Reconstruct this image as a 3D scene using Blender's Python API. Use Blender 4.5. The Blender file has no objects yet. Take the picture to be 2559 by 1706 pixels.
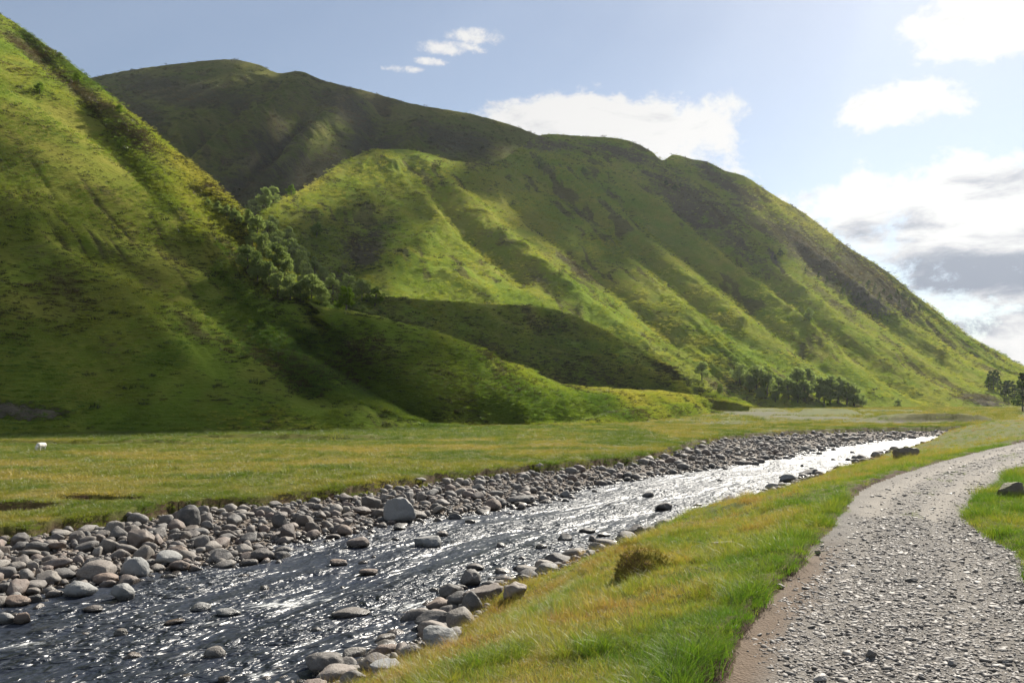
import bpy, bmesh, math, random
import numpy as np
from mathutils import Vector

random.seed(7)
rng = np.random.default_rng(11)
SC = bpy.context.scene
COL = SC.collection
R = math.radians

# ------------------------------------------------------------------ camera
CZ = 4.8                        # eye height above the river
FPX, HX, HY = 1882.0, 1176.0, 915.0     # focal length and horizon of the survey drawing (2352 wide)
cam = bpy.data.cameras.new('camera')
cam.sensor_width = 36.0
cam.lens = 36.0 * FPX / 2352.0
cam.shift_y = (HY - 784.0) / 2352.0
cam.clip_start = 0.1
cam.clip_end = 20000.0
camo = bpy.data.objects.new('camera', cam)
camo.location = (0, 0, CZ)
camo.rotation_euler = (R(90), 0, 0)
COL.objects.link(camo)
SC.camera = camo

# ------------------------------------------------------------------ light
SUN_AZ, SUN_EL = R(30.0), R(38.0)       # azimuth to the right of +Y
SDIR = Vector((math.sin(SUN_AZ) * math.cos(SUN_EL), math.cos(SUN_AZ) * math.cos(SUN_EL), math.sin(SUN_EL)))
sun = bpy.data.lights.new('sun', 'SUN')
sun.energy = 5.0
sun.angle = R(0.53)
sun.color = (1.0, 0.94, 0.83)
suno = bpy.data.objects.new('sun', sun)
suno.rotation_euler = (-SDIR).to_track_quat('-Z', 'Y').to_euler()
COL.objects.link(suno)

SC.view_settings.view_transform = 'Standard'
SC.view_settings.look = 'None'
SC.view_settings.gamma = 1.0
SC.view_settings.use_curve_mapping = False
SC.view_settings.exposure = 1.15
SC.cycles.max_bounces = 3
SC.cycles.diffuse_bounces = 2
SC.cycles.transparent_max_bounces = 6
SC.cycles.volume_bounces = 0
SC.cycles.sample_clamp_indirect = 4.0
SC.cycles.sample_clamp_direct = 10.0
SC.cycles.use_denoising = True


class NT:
    """small node-tree writer"""
    def __init__(self, tree):
        self.t = tree
        self.n = tree.nodes
        self.l = tree.links

    def add(self, typ, **kw):
        nd = self.n.new(typ)
        for k, v in kw.items():
            setattr(nd, k, v)
        return nd

    def put(self, sock, v):
        if isinstance(v, bpy.types.NodeSocket):
            self.l.new(v, sock)
        elif v is not None:
            if hasattr(sock.default_value, '__len__'):
                v = tuple(v)
                if len(sock.default_value) == 4 and len(v) == 3:
                    v = v + (1.0,)
            sock.default_value = v

    def math(self, op, a, b=None, c=None, clamp=False):
        nd = self.add('ShaderNodeMath', operation=op, use_clamp=clamp)
        for s, v in zip(nd.inputs, (a, b, c)):
            self.put(s, v)
        return nd.outputs[0]

    def vmath(self, op, a, b=None):
        nd = self.add('ShaderNodeVectorMath', operation=op)
        for s, v in zip(nd.inputs, (a, b)):
            self.put(s, v)
        return nd.outputs[0]

    def noise(self, vec, scale, detail=4.0, rough=0.55, dist=0.0):
        nd = self.add('ShaderNodeTexNoise')
        self.put(nd.inputs['Vector'], vec)
        nd.inputs['Scale'].default_value = scale
        nd.inputs['Detail'].default_value = detail
        nd.inputs['Roughness'].default_value = rough
        nd.inputs['Distortion'].default_value = dist
        return nd.outputs['Fac']

    def voro(self, vec, scale, out='Distance', feature='F1'):
        nd = self.add('ShaderNodeTexVoronoi', feature=feature)
        self.put(nd.inputs['Vector'], vec)
        nd.inputs['Scale'].default_value = scale
        return nd.outputs[out]

    def ramp(self, fac, a, b):
        nd = self.add('ShaderNodeMapRange', interpolation_type='SMOOTHSTEP')
        self.put(nd.inputs['Value'], fac)
        self.put(nd.inputs['From Min'], a)
        self.put(nd.inputs['From Max'], b)
        return nd.outputs[0]

    def mix(self, fac, a, b, typ='MIX'):
        nd = self.add('ShaderNodeMix', data_type='RGBA', blend_type=typ)
        self.put(nd.inputs[0], fac)
        self.put(nd.inputs[6], a)
        self.put(nd.inputs[7], b)
        return nd.outputs[2]

    def mapping(self, vec, scale, rot=(0, 0, 0)):
        nd = self.add('ShaderNodeMapping')
        self.put(nd.inputs['Vector'], vec)
        nd.inputs['Scale'].default_value = scale
        nd.inputs['Rotation'].default_value = rot
        return nd.outputs[0]

    def attr(self, name, typ='GEOMETRY', out='Fac'):
        return self.add('ShaderNodeAttribute', attribute_name=name, attribute_type=typ).outputs[out]

    def bump(self, height, strength, distance, normal=None):
        nd = self.add('ShaderNodeBump')
        self.put(nd.inputs['Height'], height)
        nd.inputs['Strength'].default_value = strength
        nd.inputs['Distance'].default_value = distance
        if normal is not None:
            self.put(nd.inputs['Normal'], normal)
        return nd.outputs[0]


def new_mat(name):
    m = bpy.data.materials.new(name)
    m.use_nodes = True
    t = NT(m.node_tree)
    t.n.clear()
    out = t.add('ShaderNodeOutputMaterial')
    return m, t, out


def principled(t, out, color, rough, normal=None, spec=0.3, **kw):
    b = t.add('ShaderNodeBsdfPrincipled')
    t.put(b.inputs['Base Color'], color)
    t.put(b.inputs['Roughness'], rough)
    t.put(b.inputs['Specular IOR Level'], spec)
    for k, v in kw.items():
        t.put(b.inputs[k.replace('_', ' ')], v)
    if normal is not None:
        t.l.new(normal, b.inputs['Normal'])
    if out is not None:
        t.l.new(b.outputs[0], out.inputs['Surface'])
    return b


# ------------------------------------------------------------------ sky
def azel(px, py):
    az = math.atan((px - HX) / FPX)
    el = math.atan((HY - py) / FPX * math.cos(az))
    return az, el


def build_world():
    w = bpy.data.worlds.new('World')
    SC.world = w
    w.use_nodes = True
    t = NT(w.node_tree)
    t.n.clear()
    out = t.add('ShaderNodeOutputWorld')
    sky = t.add('ShaderNodeTexSky', sky_type='NISHITA')
    sky.sun_disc = False
    sky.sun_elevation = SUN_EL
    sky.sun_rotation = SUN_AZ
    sky.altitude = 300.0
    sky.air_density = 1.0
    sky.dust_density = 0.5
    sky.ozone_density = 1.5
    co = t.add('ShaderNodeTexCoord').outputs['Generated']
    sep = t.add('ShaderNodeSeparateXYZ')
    t.l.new(co, sep.inputs[0])
    az = t.math('ARCTAN2', sep.outputs[0], sep.outputs[1])
    el = t.math('ARCSINE', sep.outputs[2])
    # cloud masses: azimuth, elevation, half widths, strength
    blobs = []

    def cloud(px, py, rx, ry, k=1.0):
        a, e = azel(px, py)
        blobs.append((a, e, rx / FPX * math.cos(a) ** 2, ry / FPX * math.cos(a), k))
    cloud(2350, 500, 480, 175, 1.3)    # big bank to the right
    cloud(2060, 480, 330, 85, 1.15)
    cloud(1900, 455, 150, 40, .8)
    cloud(2290, 640, 330, 90)
    cloud(2330, 780, 260, 95)
    cloud(2420, 880, 300, 60)
    cloud(2310, 50, 250, 105, 1.2)     # upper right
    cloud(2120, 240, 200, 62, 1.1)
    cloud(2230, 205, 130, 40, .8)
    cloud(1330, 275, 260, 62, 1.15)    # behind the ridge
    cloud(1540, 320, 200, 80, 1.15)
    cloud(1640, 400, 140, 60, .8)
    cloud(1120, 84, 100, 24, .72)       # small wisps
    cloud(1050, 114, 100, 20, .72)
    cloud(990, 142, 60, 12, .6)
    cloud(925, 158, 60, 12, .6)
    cloud(1715, 325, 40, 14, .6)
    field = None
    for a, e, ra, re, k in blobs:
        u = t.math('MULTIPLY', t.math('SUBTRACT', az, a), 1.0 / ra)
        v = t.math('MULTIPLY', t.math('SUBTRACT', el, e), 1.0 / re)
        q = t.math('MULTIPLY_ADD', u, u, t.math('MULTIPLY', v, v))
        f = t.math('SUBTRACT', k, q)
        field = f if field is None else t.math('SMOOTH_MAX', field, f, 0.25)
    field = t.math('MAXIMUM', field, -1.6)
    # the same broken cloud goes on all round the sky, beyond the surveyed part
    side = t.ramp(t.math('ABSOLUTE', az), .72, 1.1)
    high = t.ramp(el, .50, .75)
    beyond = t.math('MAXIMUM', side, high)
    cover = t.math('MULTIPLY_ADD', t.noise(t.mapping(co, (1, 1, 2.2)), 2.4, 2.0, .5), 7.0, -4.1)
    field = t.math('MAXIMUM', field, t.math('MULTIPLY_ADD', beyond, t.math('ADD', cover, 1.6), -1.6))
    sv = t.mapping(co, (1.0, 1.0, 1.5))
    n1 = t.noise(sv, 9.0, 9.0, 0.62, 0.35)
    n2 = t.noise(sv, 30.0, 7.0, 0.68, 0.3)
    n = t.math('ADD', t.math('MULTIPLY', t.math('SUBTRACT', n1, .5), 4.2),
               t.math('MULTIPLY', t.math('SUBTRACT', n2, .5), 2.0))
    dens = t.math('ADD', field, n)
    alpha = t.ramp(dens, 0.0, 0.75)
    # undersides of the thick banks are grey
    darks = []
    for px, py, rx, ry, k in ((2250, 625, 330, 62, 1.25), (2330, 420, 170, 40, .7), (2050, 530, 130, 45, .75),
                              (2290, 740, 240, 55, .7), (2230, 800, 150, 40, .45)):
        a, e = azel(px, py)
        darks.append((a, e, rx / FPX * math.cos(a) ** 2, ry / FPX * math.cos(a), k))
    dk = None
    for a, e, ra, re, k in darks:
        u = t.math('MULTIPLY', t.math('SUBTRACT', az, a), 1.0 / ra)
        v = t.math('MULTIPLY', t.math('SUBTRACT', el, e), 1.0 / re)
        q = t.math('MULTIPLY_ADD', u, u, t.math('MULTIPLY', v, v))
        f = t.math('MULTIPLY', t.math('EXPONENT', t.math('MULTIPLY', q, -1.0)), k)
        dk = f if dk is None else t.math('MAXIMUM', dk, f)
    dn = t.noise(t.mapping(co, (1.0, 1.0, 3.0)), 14.0, 7.0, 0.6, 0.3)
    dk = t.math('ADD', dk, t.math('MULTIPLY', t.math('SUBTRACT', dn, .5), 1.9))
    dk = t.ramp(dk, 0.1, 1.0)
    ccol = t.mix(dk, (7.6, 7.5, 7.4), (2.0, 2.35, 3.1))
    veil = t.mix(.26, sky.outputs[0], (4.3, 4.5, 4.6))        # thin high haze over the whole sky
    col = t.mix(alpha, veil, ccol)
    bg = t.add('ShaderNodeBackground')
    t.l.new(col, bg.inputs['Color'])
    bg.inputs['Strength'].default_value = 0.05
    w.cycles.sampling_method = 'MANUAL'
    w.cycles.sample_map_resolution = 512
    t.l.new(bg.outputs[0], out.inputs['Surface'])


build_world()

# ------------------------------------------------------------------ numpy helpers
PERM = rng.permutation(512)
PERM = np.concatenate([PERM, PERM, PERM])
G3 = rng.normal(size=(512, 3))
G3 /= np.linalg.norm(G3, axis=1)[:, None]


def perlin(x, y, z=0.0):
    x, y, z = np.broadcast_arrays(np.asarray(x, float), np.asarray(y, float), np.asarray(z, float))
    xi, yi, zi = np.floor(x), np.floor(y), np.floor(z)
    xf, yf, zf = x - xi, y - yi, z - zi
    xi, yi, zi = xi.astype(int) & 511, yi.astype(int) & 511, zi.astype(int) & 511

    def fade(q):
        return q * q * q * (q * (q * 6 - 15) + 10)
    u, v, w = fade(xf), fade(yf), fade(zf)
    r = 0.0
    for dx in (0, 1):
        for dy in (0, 1):
            for dz in (0, 1):
                h = PERM[PERM[PERM[(xi + dx) & 511] + ((yi + dy) & 511)] + ((zi + dz) & 511)] & 511
                g = G3[h]
                d = g[..., 0] * (xf - dx) + g[..., 1] * (yf - dy) + g[..., 2] * (zf - dz)
                r = r + d * (u if dx else 1 - u) * (v if dy else 1 - v) * (w if dz else 1 - w)
    return r * 1.6


def fbm(x, y, z=0.0, octv=4, gain=0.5):
    s, a = 0.0, 1.0
    x, y, z = np.asarray(x, float), np.asarray(y, float), np.asarray(z, float)
    for i in range(octv):
        s = s + a * perlin(x + 17.3 * i, y - 9.1 * i, z + 3.7 * i)
        x, y, z, a = x * 2.03, y * 2.03, z * 2.03, a * gain
    return s


def sstep(a, b, x):
    t = np.clip((x - a) / (b - a), 0, 1)
    return t * t * (3 - 2 * t)


def mesh_np(name, v, f, mat=None, smooth=True, attrs=None, uv=None):
    me = bpy.data.meshes.new(name)
    v = np.ascontiguousarray(v, np.float32)
    f = np.ascontiguousarray(f, np.int32)
    n, k = f.shape
    me.vertices.add(len(v))
    me.vertices.foreach_set('co', v.ravel())
    me.loops.add(n * k)
    me.loops.foreach_set('vertex_index', f.ravel())
    me.polygons.add(n)
    me.polygons.foreach_set('loop_start', np.arange(0, n * k, k, dtype=np.int32))
    me.polygons.foreach_set('loop_total', np.full(n, k, np.int32))
    if smooth:
        me.polygons.foreach_set('use_smooth', np.ones(n, bool))
    me.update(calc_edges=True)
    if attrs:
        for an, av in attrs.items():
            at = me.attributes.new(an, 'FLOAT', 'POINT')
            at.data.foreach_set('value', np.ascontiguousarray(av, np.float32).ravel())
    if uv is not None:
        ul = me.uv_layers.new(name='UVMap')
        ul.data.foreach_set('uv', np.ascontiguousarray(uv[f.ravel()], np.float32).ravel())
    if mat:
        me.materials.append(mat)
    return me


def grid_faces(nr, nc):
    i = np.arange(nr - 1)[:, None] * nc + np.arange(nc - 1)[None, :]
    return np.stack([i, i + 1, i + nc + 1, i + nc], -1).reshape(-1, 4)


def link(name, me, parent=None, loc=None):
    o = bpy.data.objects.new(name, me)
    COL.objects.link(o)
    if parent:
        o.parent = parent
    if loc is not None:
        o.location = loc
    return o


def tag(o, label=None, cat=None, group=None, kind=None):
    if label: o['label'] = label
    if cat: o['category'] = cat
    if group: o['group'] = group
    if kind: o['kind'] = kind
    return o


def empty(name, loc, rz=0.0):
    o = bpy.data.objects.new(name, None)
    COL.objects.link(o)
    o.location = loc
    o.rotation_euler.z = rz
    o.empty_display_size = .1
    return o


def P(px, py, d):
    return np.array([d * (px - HX) / FPX, d, CZ + d * (HY - py) / FPX])


def at_level(px, py, z):
    d = (CZ - z) * FPX / (py - HY)
    return (d * (px - HX) / FPX, d)


# ------------------------------------------------------------------ plan of the valley floor (surveyed lines)
def line(pts, z, pre=(), post=()):
    return np.array(list(pre) + [at_level(px, py, z) for px, py in pts] + list(post))


LSH = line([(0, 1395), (130, 1365), (350, 1325), (500, 1305), (630, 1290), (660, 1255), (760, 1240), (870, 1215), (1000, 1195),
            (1130, 1175), (1280, 1150), (1340, 1125), (1440, 1105), (1640, 1078), (1830, 1050), (1900, 1032), (2000, 1018), (2100, 1007)],
           0, pre=[(-60, -6), (-40, 3), (-25, 11), (-17, 15.5)], post=[(56, 106), (75, 115), (120, 122), (300, 150), (900, 300)])
RSH = line([(700, 1560), (860, 1500), (955, 1440), (985, 1390), (1060, 1360), (1170, 1330), (1260, 1290), (1350, 1262), (1480, 1225),
            (1600, 1190), (1680, 1155), (1750, 1130), (1800, 1110), (1900, 1085), (1990, 1050), (2080, 1030), (2150, 1012)],
           0, pre=[(-45, -20), (-28, -8), (-16, 1), (-8, 8), (-5, 11.5)], post=[(58, 101), (76, 108), (120, 114), (300, 140), (905, 290)])
GED = line([(0, 1245), (150, 1225), (340, 1195), (400, 1180), (600, 1165), (850, 1135), (1000, 1112), (1250, 1085), (1480, 1062),
            (1540, 1045), (1600, 1025), (1700, 1008), (1830, 998), (1960, 992), (2090, 990)],
           .5, pre=[(-70, 4), (-45, 12), (-30, 18.5), (-21, 22.5)], post=[(74, 117), (120, 124.5), (300, 153), (899, 304)])
RDL = line([(1560, 1750), (1650, 1568), (1705, 1450), (1800, 1340), (1880, 1240), (1932, 1190), (1965, 1140), (2050, 1095), (2200, 1050),
            (2352, 1015)], 2.6, pre=[(-3, -12), (.2, 0)], post=[(40, 55), (48, 70), (52.5, 80), (59, 88), (74, 95.5), (120, 101), (300, 122), (905, 270)])
RDR = line([(2352, 1290), (2262, 1225), (2212, 1180), (2240, 1140), (2352, 1068)],
           2.6, pre=[(1, -12), (3.6, 0), (4.4, 5.5), (5.3, 8.3)], post=[(28, 38.5), (42.5, 53), (51, 69), (55.3, 78.5), (61, 86), (75, 92.7), (120, 98), (300, 119), (905, 267)])


def smooth_line(p, n=6):
    out = []
    m = len(p)
    for i in range(m - 1):
        p0, p1, p2, p3 = p[max(i - 1, 0)], p[i], p[i + 1], p[min(i + 2, m - 1)]
        for k in range(n):
            s = k / n
            l = np.linalg.norm(p2 - p1)
            m1 = (p2 - p0) / max(np.linalg.norm(p2 - p1) + np.linalg.norm(p1 - p0), 1e-6) * l
            m2 = (p3 - p1) / max(np.linalg.norm(p3 - p2) + np.linalg.norm(p2 - p1), 1e-6) * l
            h = ((2 * s**3 - 3 * s**2 + 1) * p1 + (s**3 - 2 * s**2 + s) * m1 + (-2 * s**3 + 3 * s**2) * p2 + (s**3 - s**2) * m2)
            out.append(h)
    out.append(p[-1])
    return np.array(out)


LSH, RSH, GED, RDL, RDR = [smooth_line(a, 2) for a in (LSH, RSH, GED, RDL, RDR)]


def pdist(x, y, poly):
    """signed distance to an open line: positive to the left of its direction"""
    best = np.full(x.shape, 1e18)
    sgn = np.ones(x.shape)
    for (ax, ay), (bx, by) in zip(poly[:-1], poly[1:]):
        ex, ey = bx - ax, by - ay
        l2 = ex * ex + ey * ey + 1e-12
        t = np.clip(((x - ax) * ex + (y - ay) * ey) / l2, 0, 1)
        dx, dy = x - ax - t * ex, y - ay - t * ey
        d2 = dx * dx + dy * dy
        m = d2 < best - 1e-9
        best = np.where(m, d2, best)
        sgn = np.where(m, np.where(ex * dy - ey * dx >= 0, 1.0, -1.0), sgn)
    return np.sqrt(best) * sgn


HOLLOWS = [(*at_level(235, 1150, .9), 1.5, .75, .55), (*at_level(30, 1172, .9), 1.5, .7, .5)]


MOUNDS = [(*at_level(1905, 952, 1.2), 9.0, 3.0, 1.5, 1.0), (*at_level(2140, 968, 1.1), 10.0, 4.0, 1.25, .15), (*at_level(1760, 941, 1.3), 7.0, 2.5, .7, .8),
          (*at_level(2010, 943, 1.3), 20.0, 3.0, .6, .2), (*at_level(640, 1012, 1.0), 14.0, 2.0, .45, 0), (*at_level(250, 1022, 1.0), 12.0, 2.0, .35, 0)]


def wash(x, y, z):
    ppx = HX + FPX * x / np.maximum(y, .1)
    ppy = HY + FPX * (CZ - z) / np.maximum(y, .1)
    st = np.zeros_like(x)
    for px, py, rx, ry, k in ((1740, 949, 120, 7, 1.0), (1890, 960, 130, 4, 1.0), (2060, 969, 120, 4, 1.), (1660, 972, 90, 3, .8), (1800, 957, 60, 4, .8)):
        st = np.maximum(st, k * np.exp(-((ppx - px) / rx) ** 2 - ((ppy - py) / ry) ** 2) * (y > 80))
    return st


def ground(x, y, full=False):
    """height of the valley floor, and what it is made of"""
    x, y = np.asarray(x, float), np.asarray(y, float)
    dist = np.hypot(x, y)
    w1 = fbm(x / 1.7, y / 1.7, 3.3, 4)
    w2 = fbm(x / .45, y / .45, 9.3, 2)
    dL = pdist(x, y, LSH)
    dR = -pdist(x, y, RSH)
    dG = pdist(x, y, GED) + .45 * w1 + .15 * w2
    dA = pdist(x, y, RDL) + .10 * w1 + .05 * w2        # + : river side of the road
    dB = -pdist(x, y, RDR) + .12 * w1 + .05 * w2       # + : beyond the road
    soft = sstep(3000, 300, dist)
    und = fbm(x / 9.0, y / 9.0, 1.0, 3) * .12 + fbm(x / .8, y / .8, 5.0, 3) * .05
    # left side
    t = np.clip(np.maximum(dL, 0) / np.maximum(np.maximum(dL, 0) + np.maximum(-dG, 0), .05), 0, 1)
    zs = -.12 + .62 * t ** .8 + .04 * w1
    edge = .30 + .25 * sstep(-.5, .5, w1)
    step = sstep(0, 1, dG / edge)
    rise = .5 + .18 * sstep(0, 6, dG) + .10 * sstep(30, 60, y) * 1.0
    zl = zs * (1 - step) + (.48 + rise * step * 0.9 + und * sstep(0, 1.5, dG)) * step
    for hx, hy, rx, ry, dep in HOLLOWS:
        u = (x - hx) / rx + .25 * w1
        v = (y - hy) / ry + .2 * w1
        q = np.maximum(np.abs(u) ** 2 + np.where(v > 0, np.abs(v) ** 6 * 1.0, (np.abs(v) * .55) ** 2), 0)
        zl = zl - dep * sstep(1.15, .75, q) * sstep(-2.2, .8, v)
    for hx, hy, rx, ry, hh, so in MOUNDS:
        u, v = (x - hx) / rx, (y - hy) / ry
        zl = zl + hh * sstep(1.2, .3, np.abs(u) + .2 * w1) * sstep(-1.0, -.55, v + .15 * w1) * sstep(3.0, .2, v) * (dG > 1)
    # river bed
    din = np.minimum(-dL, -dR)
    zb = -.12 - .38 * sstep(0, 2.0, din) + .05 * w1
    # right bank
    tt = np.clip(np.maximum(dR, 0) / np.maximum(np.maximum(dR, 0) + np.maximum(dA, 0), .05), 0, 1)
    farq = sstep(60, 92, y)
    zr = -.12 + .46 * sstep(0, 1.5, dR) + 2.32 * (1 - (1 - tt) ** (1.2 + 1.3 * farq)) * sstep(1.0 - .7 * farq, 4.6 - 2.2 * farq, dR) + und * 1.3 * sstep(.9, 2.4, dR)
    zr = zr + .06 * np.exp(-(dA / .5) ** 2) * sstep(20, 10, y)
    # road
    droad = np.minimum(-dA, -dB)
    wid = np.maximum(-dA - dB, .2)
    f = np.clip(-dA / wid, 0, 1)
    ruts = np.exp(-((f - .24) / .12) ** 2) + np.exp(-((f - .76) / .12) ** 2)
    zd = 2.60 - .05 * ruts + .03 * w1 * .6 + .012 * w2
    zd = zd - .05 * sstep(.5, .1, -dA) * sstep(14, 9, y)
    # beyond the road
    zv = 2.68 + .05 * np.clip(dB, 0, 60) * sstep(80, 20, y) + und * 1.2 * sstep(.2, 1.5, dB)
    z = np.where(dL > 0, zl, zb)
    z = np.where((dR > 0), zr, z)
    onroad = (dA < 0) & (dB < 0)
    scarp = sstep(0, .16, dA)
    z = np.where((dR > 0) & (dA < .16) & (dA >= 0), zd * (1 - scarp) + z * scarp, z)
    z = np.where(onroad, zd, z)
    sc2 = sstep(0, .25, dB)
    z = np.where((dB > 0) & (dA < 0), zd * (1 - sc2) + zv * sc2, z)
    if not full:
        return z
    return z, dict(dL=dL, dR=dR, dG=dG, dA=dA, dB=dB, w1=w1, w2=w2, f=f, ruts=ruts, onroad=onroad, step=step, soft=soft, t=t, tt=tt, zone_left=dL > 0)


def ground_hit(px, py):
    ds = np.geomspace(3.5, 300, 2500)
    x, y = ds * (px - HX) / FPX, ds
    z = CZ + ds * (HY - py) / FPX
    g = ground(x, y)
    k = int(np.argmax(z <= g)) if (z <= g).any() else len(ds) - 1
    return x[k], y[k], g[k]


# ------------------------------------------------------------------ materials of the ground
def mat_ground():
    m, t, out = new_mat('turf_and_soil')
    pos = t.add('ShaderNodeNewGeometry').outputs['Position']
    n1 = t.noise(pos, .35, 5)
    n2 = t.noise(pos, 3.0, 6, .65)
    n3 = t.noise(pos, 22.0, 4, .6)
    green = t.mix(n2, (.045, .072, .010), (.085, .11, .018))
    dry = t.mix(n2, (.09, .09, .018), (.16, .135, .035))
    c = t.mix(t.math('ADD', t.attr('dry'), t.math('MULTIPLY', t.math('SUBTRACT', n1, .5), 1.2), clamp=True), green, dry)
    c = t.mix(t.math('MULTIPLY', t.ramp(n3, .3, .75), .45), c, (.03, .04, .01))
    soil = t.mix(n3, (.028, .018, .011), (.085, .055, .034))
    c = t.mix(t.attr('soil'), c, soil)
    vcol = t.add('ShaderNodeTexVoronoi')
    t.put(vcol.inputs['Vector'], pos)
    vcol.inputs['Scale'].default_value = 5.0
    gl = t.mix(vcol.outputs['Color'], (.07, .062, .055), (.19, .17, .15))
    gl = t.mix(t.ramp(vcol.outputs['Distance'], .3, .75), gl, (.05, .042, .036))
    c = t.mix(t.math('MULTIPLY', t.attr('stone'), t.ramp(t.noise(pos, 1.1, 5, .6), .35, .6)), c, gl)
    h = t.math('ADD', t.math('MULTIPLY', n2, .6), t.math('MULTIPLY', n3, .25))
    nb = t.bump(h, .9, .12)
    principled(t, out, c, .95, nb, .1)
    return m


def mat_bed():
    m, t, out = new_mat('shingle_bed')
    pos = t.add('ShaderNodeNewGeometry').outputs['Position']
    v = t.add('ShaderNodeTexVoronoi')
    t.put(v.inputs['Vector'], pos)
    v.inputs['Scale'].default_value = 7.0
    n = t.noise(pos, 2.0, 5)
    c = t.mix(v.outputs['Color'], (.09, .08, .07), (.24, .21, .185))
    c = t.mix(t.ramp(v.outputs['Distance'], .25, .7), c, (.045, .037, .03))
    c = t.mix(n, c, (.12, .09, .065))
    nb = t.bump(t.math('MULTIPLY', v.outputs['Distance'], -1.0), .9, .12)
    principled(t, out, c, .85, nb, .25)
    return m


def mat_road():
    m, t, out = new_mat('gravel_track')
    pos = t.add('ShaderNodeNewGeometry').outputs['Position']
    n1 = t.noise(pos, 1.3, 5, .6)
    n2 = t.noise(pos, 14.0, 6, .7)
    v = t.add('ShaderNodeTexVoronoi')
    t.put(v.inputs['Vector'], t.vmath('ADD', pos, t.mapping(pos, (.0, .0, .0))))
    v.inputs['Scale'].default_value = 38.0
    g = t.mix(v.outputs['Color'], (.08, .075, .07), (.18, .17, .158))
    g = t.mix(t.ramp(v.outputs['Distance'], .25, .7), g, (.085, .075, .065))
    fine = t.mix(n2, (.145, .13, .11), (.235, .212, .184))
    c = t.mix(t.attr('fine'), g, fine)
    sand = t.mix(n2, (.065, .043, .028), (.14, .10, .068))
    c = t.mix(t.attr('sand'), c, sand)
    c = t.mix(t.math('MULTIPLY', t.ramp(n1, .5, .8), .35), c, (.10, .085, .068))
    h = t.math('ADD', t.math('MULTIPLY', v.outputs['Distance'], -.6), t.math('MULTIPLY', n2, .6))
    nb = t.bump(h, .8, .025)
    principled(t, out, c, .9, nb, .2)
    return m


def build_ground():
    cols = np.linspace(-1.15, 1.15, 780)
    rows = np.concatenate([np.geomspace(2.6, 150, 520), np.geomspace(153, 1800, 40)])
    A, D = np.meshgrid(cols, rows)
    x, y = (A * D).ravel(), D.ravel()
    z, q = ground(x, y, True)
    nr, nc = len(rows), len(cols)
    F = grid_faces(nr, nc)
    left = q['dL'] > 0
    stony = (left & (q['dG'] < .02)) | ((q['dL'] <= 0) & (q['dR'] <= 1.25 + .4 * q['w1']))
    # what the turf is like
    scarp_l = np.exp(-((q['dG'] - .18) / .22) ** 2) * left * (q['dG'] > -.3)
    soil = np.clip(scarp_l * 1.2, 0, 1)
    soil = np.maximum(soil, np.clip(1.3 - np.abs(q['dA'] - .05) / .16, 0, 1) * (~left))
    for hx, hy, rx, ry, dep in HOLLOWS:
        u, v = (x - hx) / rx, (y - hy) / ry
        soil = np.maximum(soil, sstep(1.3, .8, np.abs(u)) * sstep(-.1, .45, v) * sstep(1.25, .95, v))
    dry = np.where(left, .45 + .35 * sstep(1, 14, q['dG']) * sstep(90, 60, y), .45)
    strip = np.exp(-((q['dG'] - 9 - .02 * y) / 6.) ** 2) * left
    dry = np.clip(dry + .3 * strip, 0, 1)
    stone = wash(x, y, z)
    for hx, hy, rx, ry, hh, so in MOUNDS:
        u, v = (x - hx) / rx, (y - hy) / ry
        soil = np.maximum(soil, so * sstep(1.1, .7, np.abs(u)) * sstep(-1.15, -.95, v) * sstep(-.35, -.5, v))
    onroad = q['onroad']
    fst, fro = stony[F].sum(1) >= 3, onroad[F].sum(1) >= 3
    rest = ~(fst | fro)

    def sub(mask):
        fs = F[mask]
        idx, inv = np.unique(fs, return_inverse=True)
        return idx, inv.reshape(-1, 4)
    V = np.stack([x, y, z], 1)
    i, f = sub(rest)
    o = link('ground', mesh_np('ground', V[i], f, mat_ground(), attrs=dict(soil=soil[i], dry=dry[i], stone=stone[i])))
    tag(o, 'green and straw coloured grassy valley floor either side of the river', kind='structure')
    i, f = sub(fst)
    o = link('riverbed', mesh_np('riverbed', V[i], f, mat_bed()))
    tag(o, 'stony shingle bed and banks of the river', kind='structure')
    i, f = sub(fro)
    coarse = sstep(16.0, 14.5, y + .8 * q['w1'])
    fine = np.clip((1 - coarse) * (.35 + .65 * np.clip(q['ruts'], 0, 1)) + coarse * .35 * np.clip(q['ruts'] + .5 * q['w1'], 0, 1) + .05, 0, 1)
    sand = sstep(.55, .15, -q['dA'] + .18 * q['w1'] + .1 * q['w2']) * sstep(13.5, 11, y)
    o = link('road', mesh_np('road', V[i], f, mat_road(), attrs=dict(fine=fine[i], sand=sand[i])))
    tag(o, 'stony gravel farm track curving away beside the river', kind='structure')


build_ground()

# ------------------------------------------------------------------ water
WATER_ROUGH = .30


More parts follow.
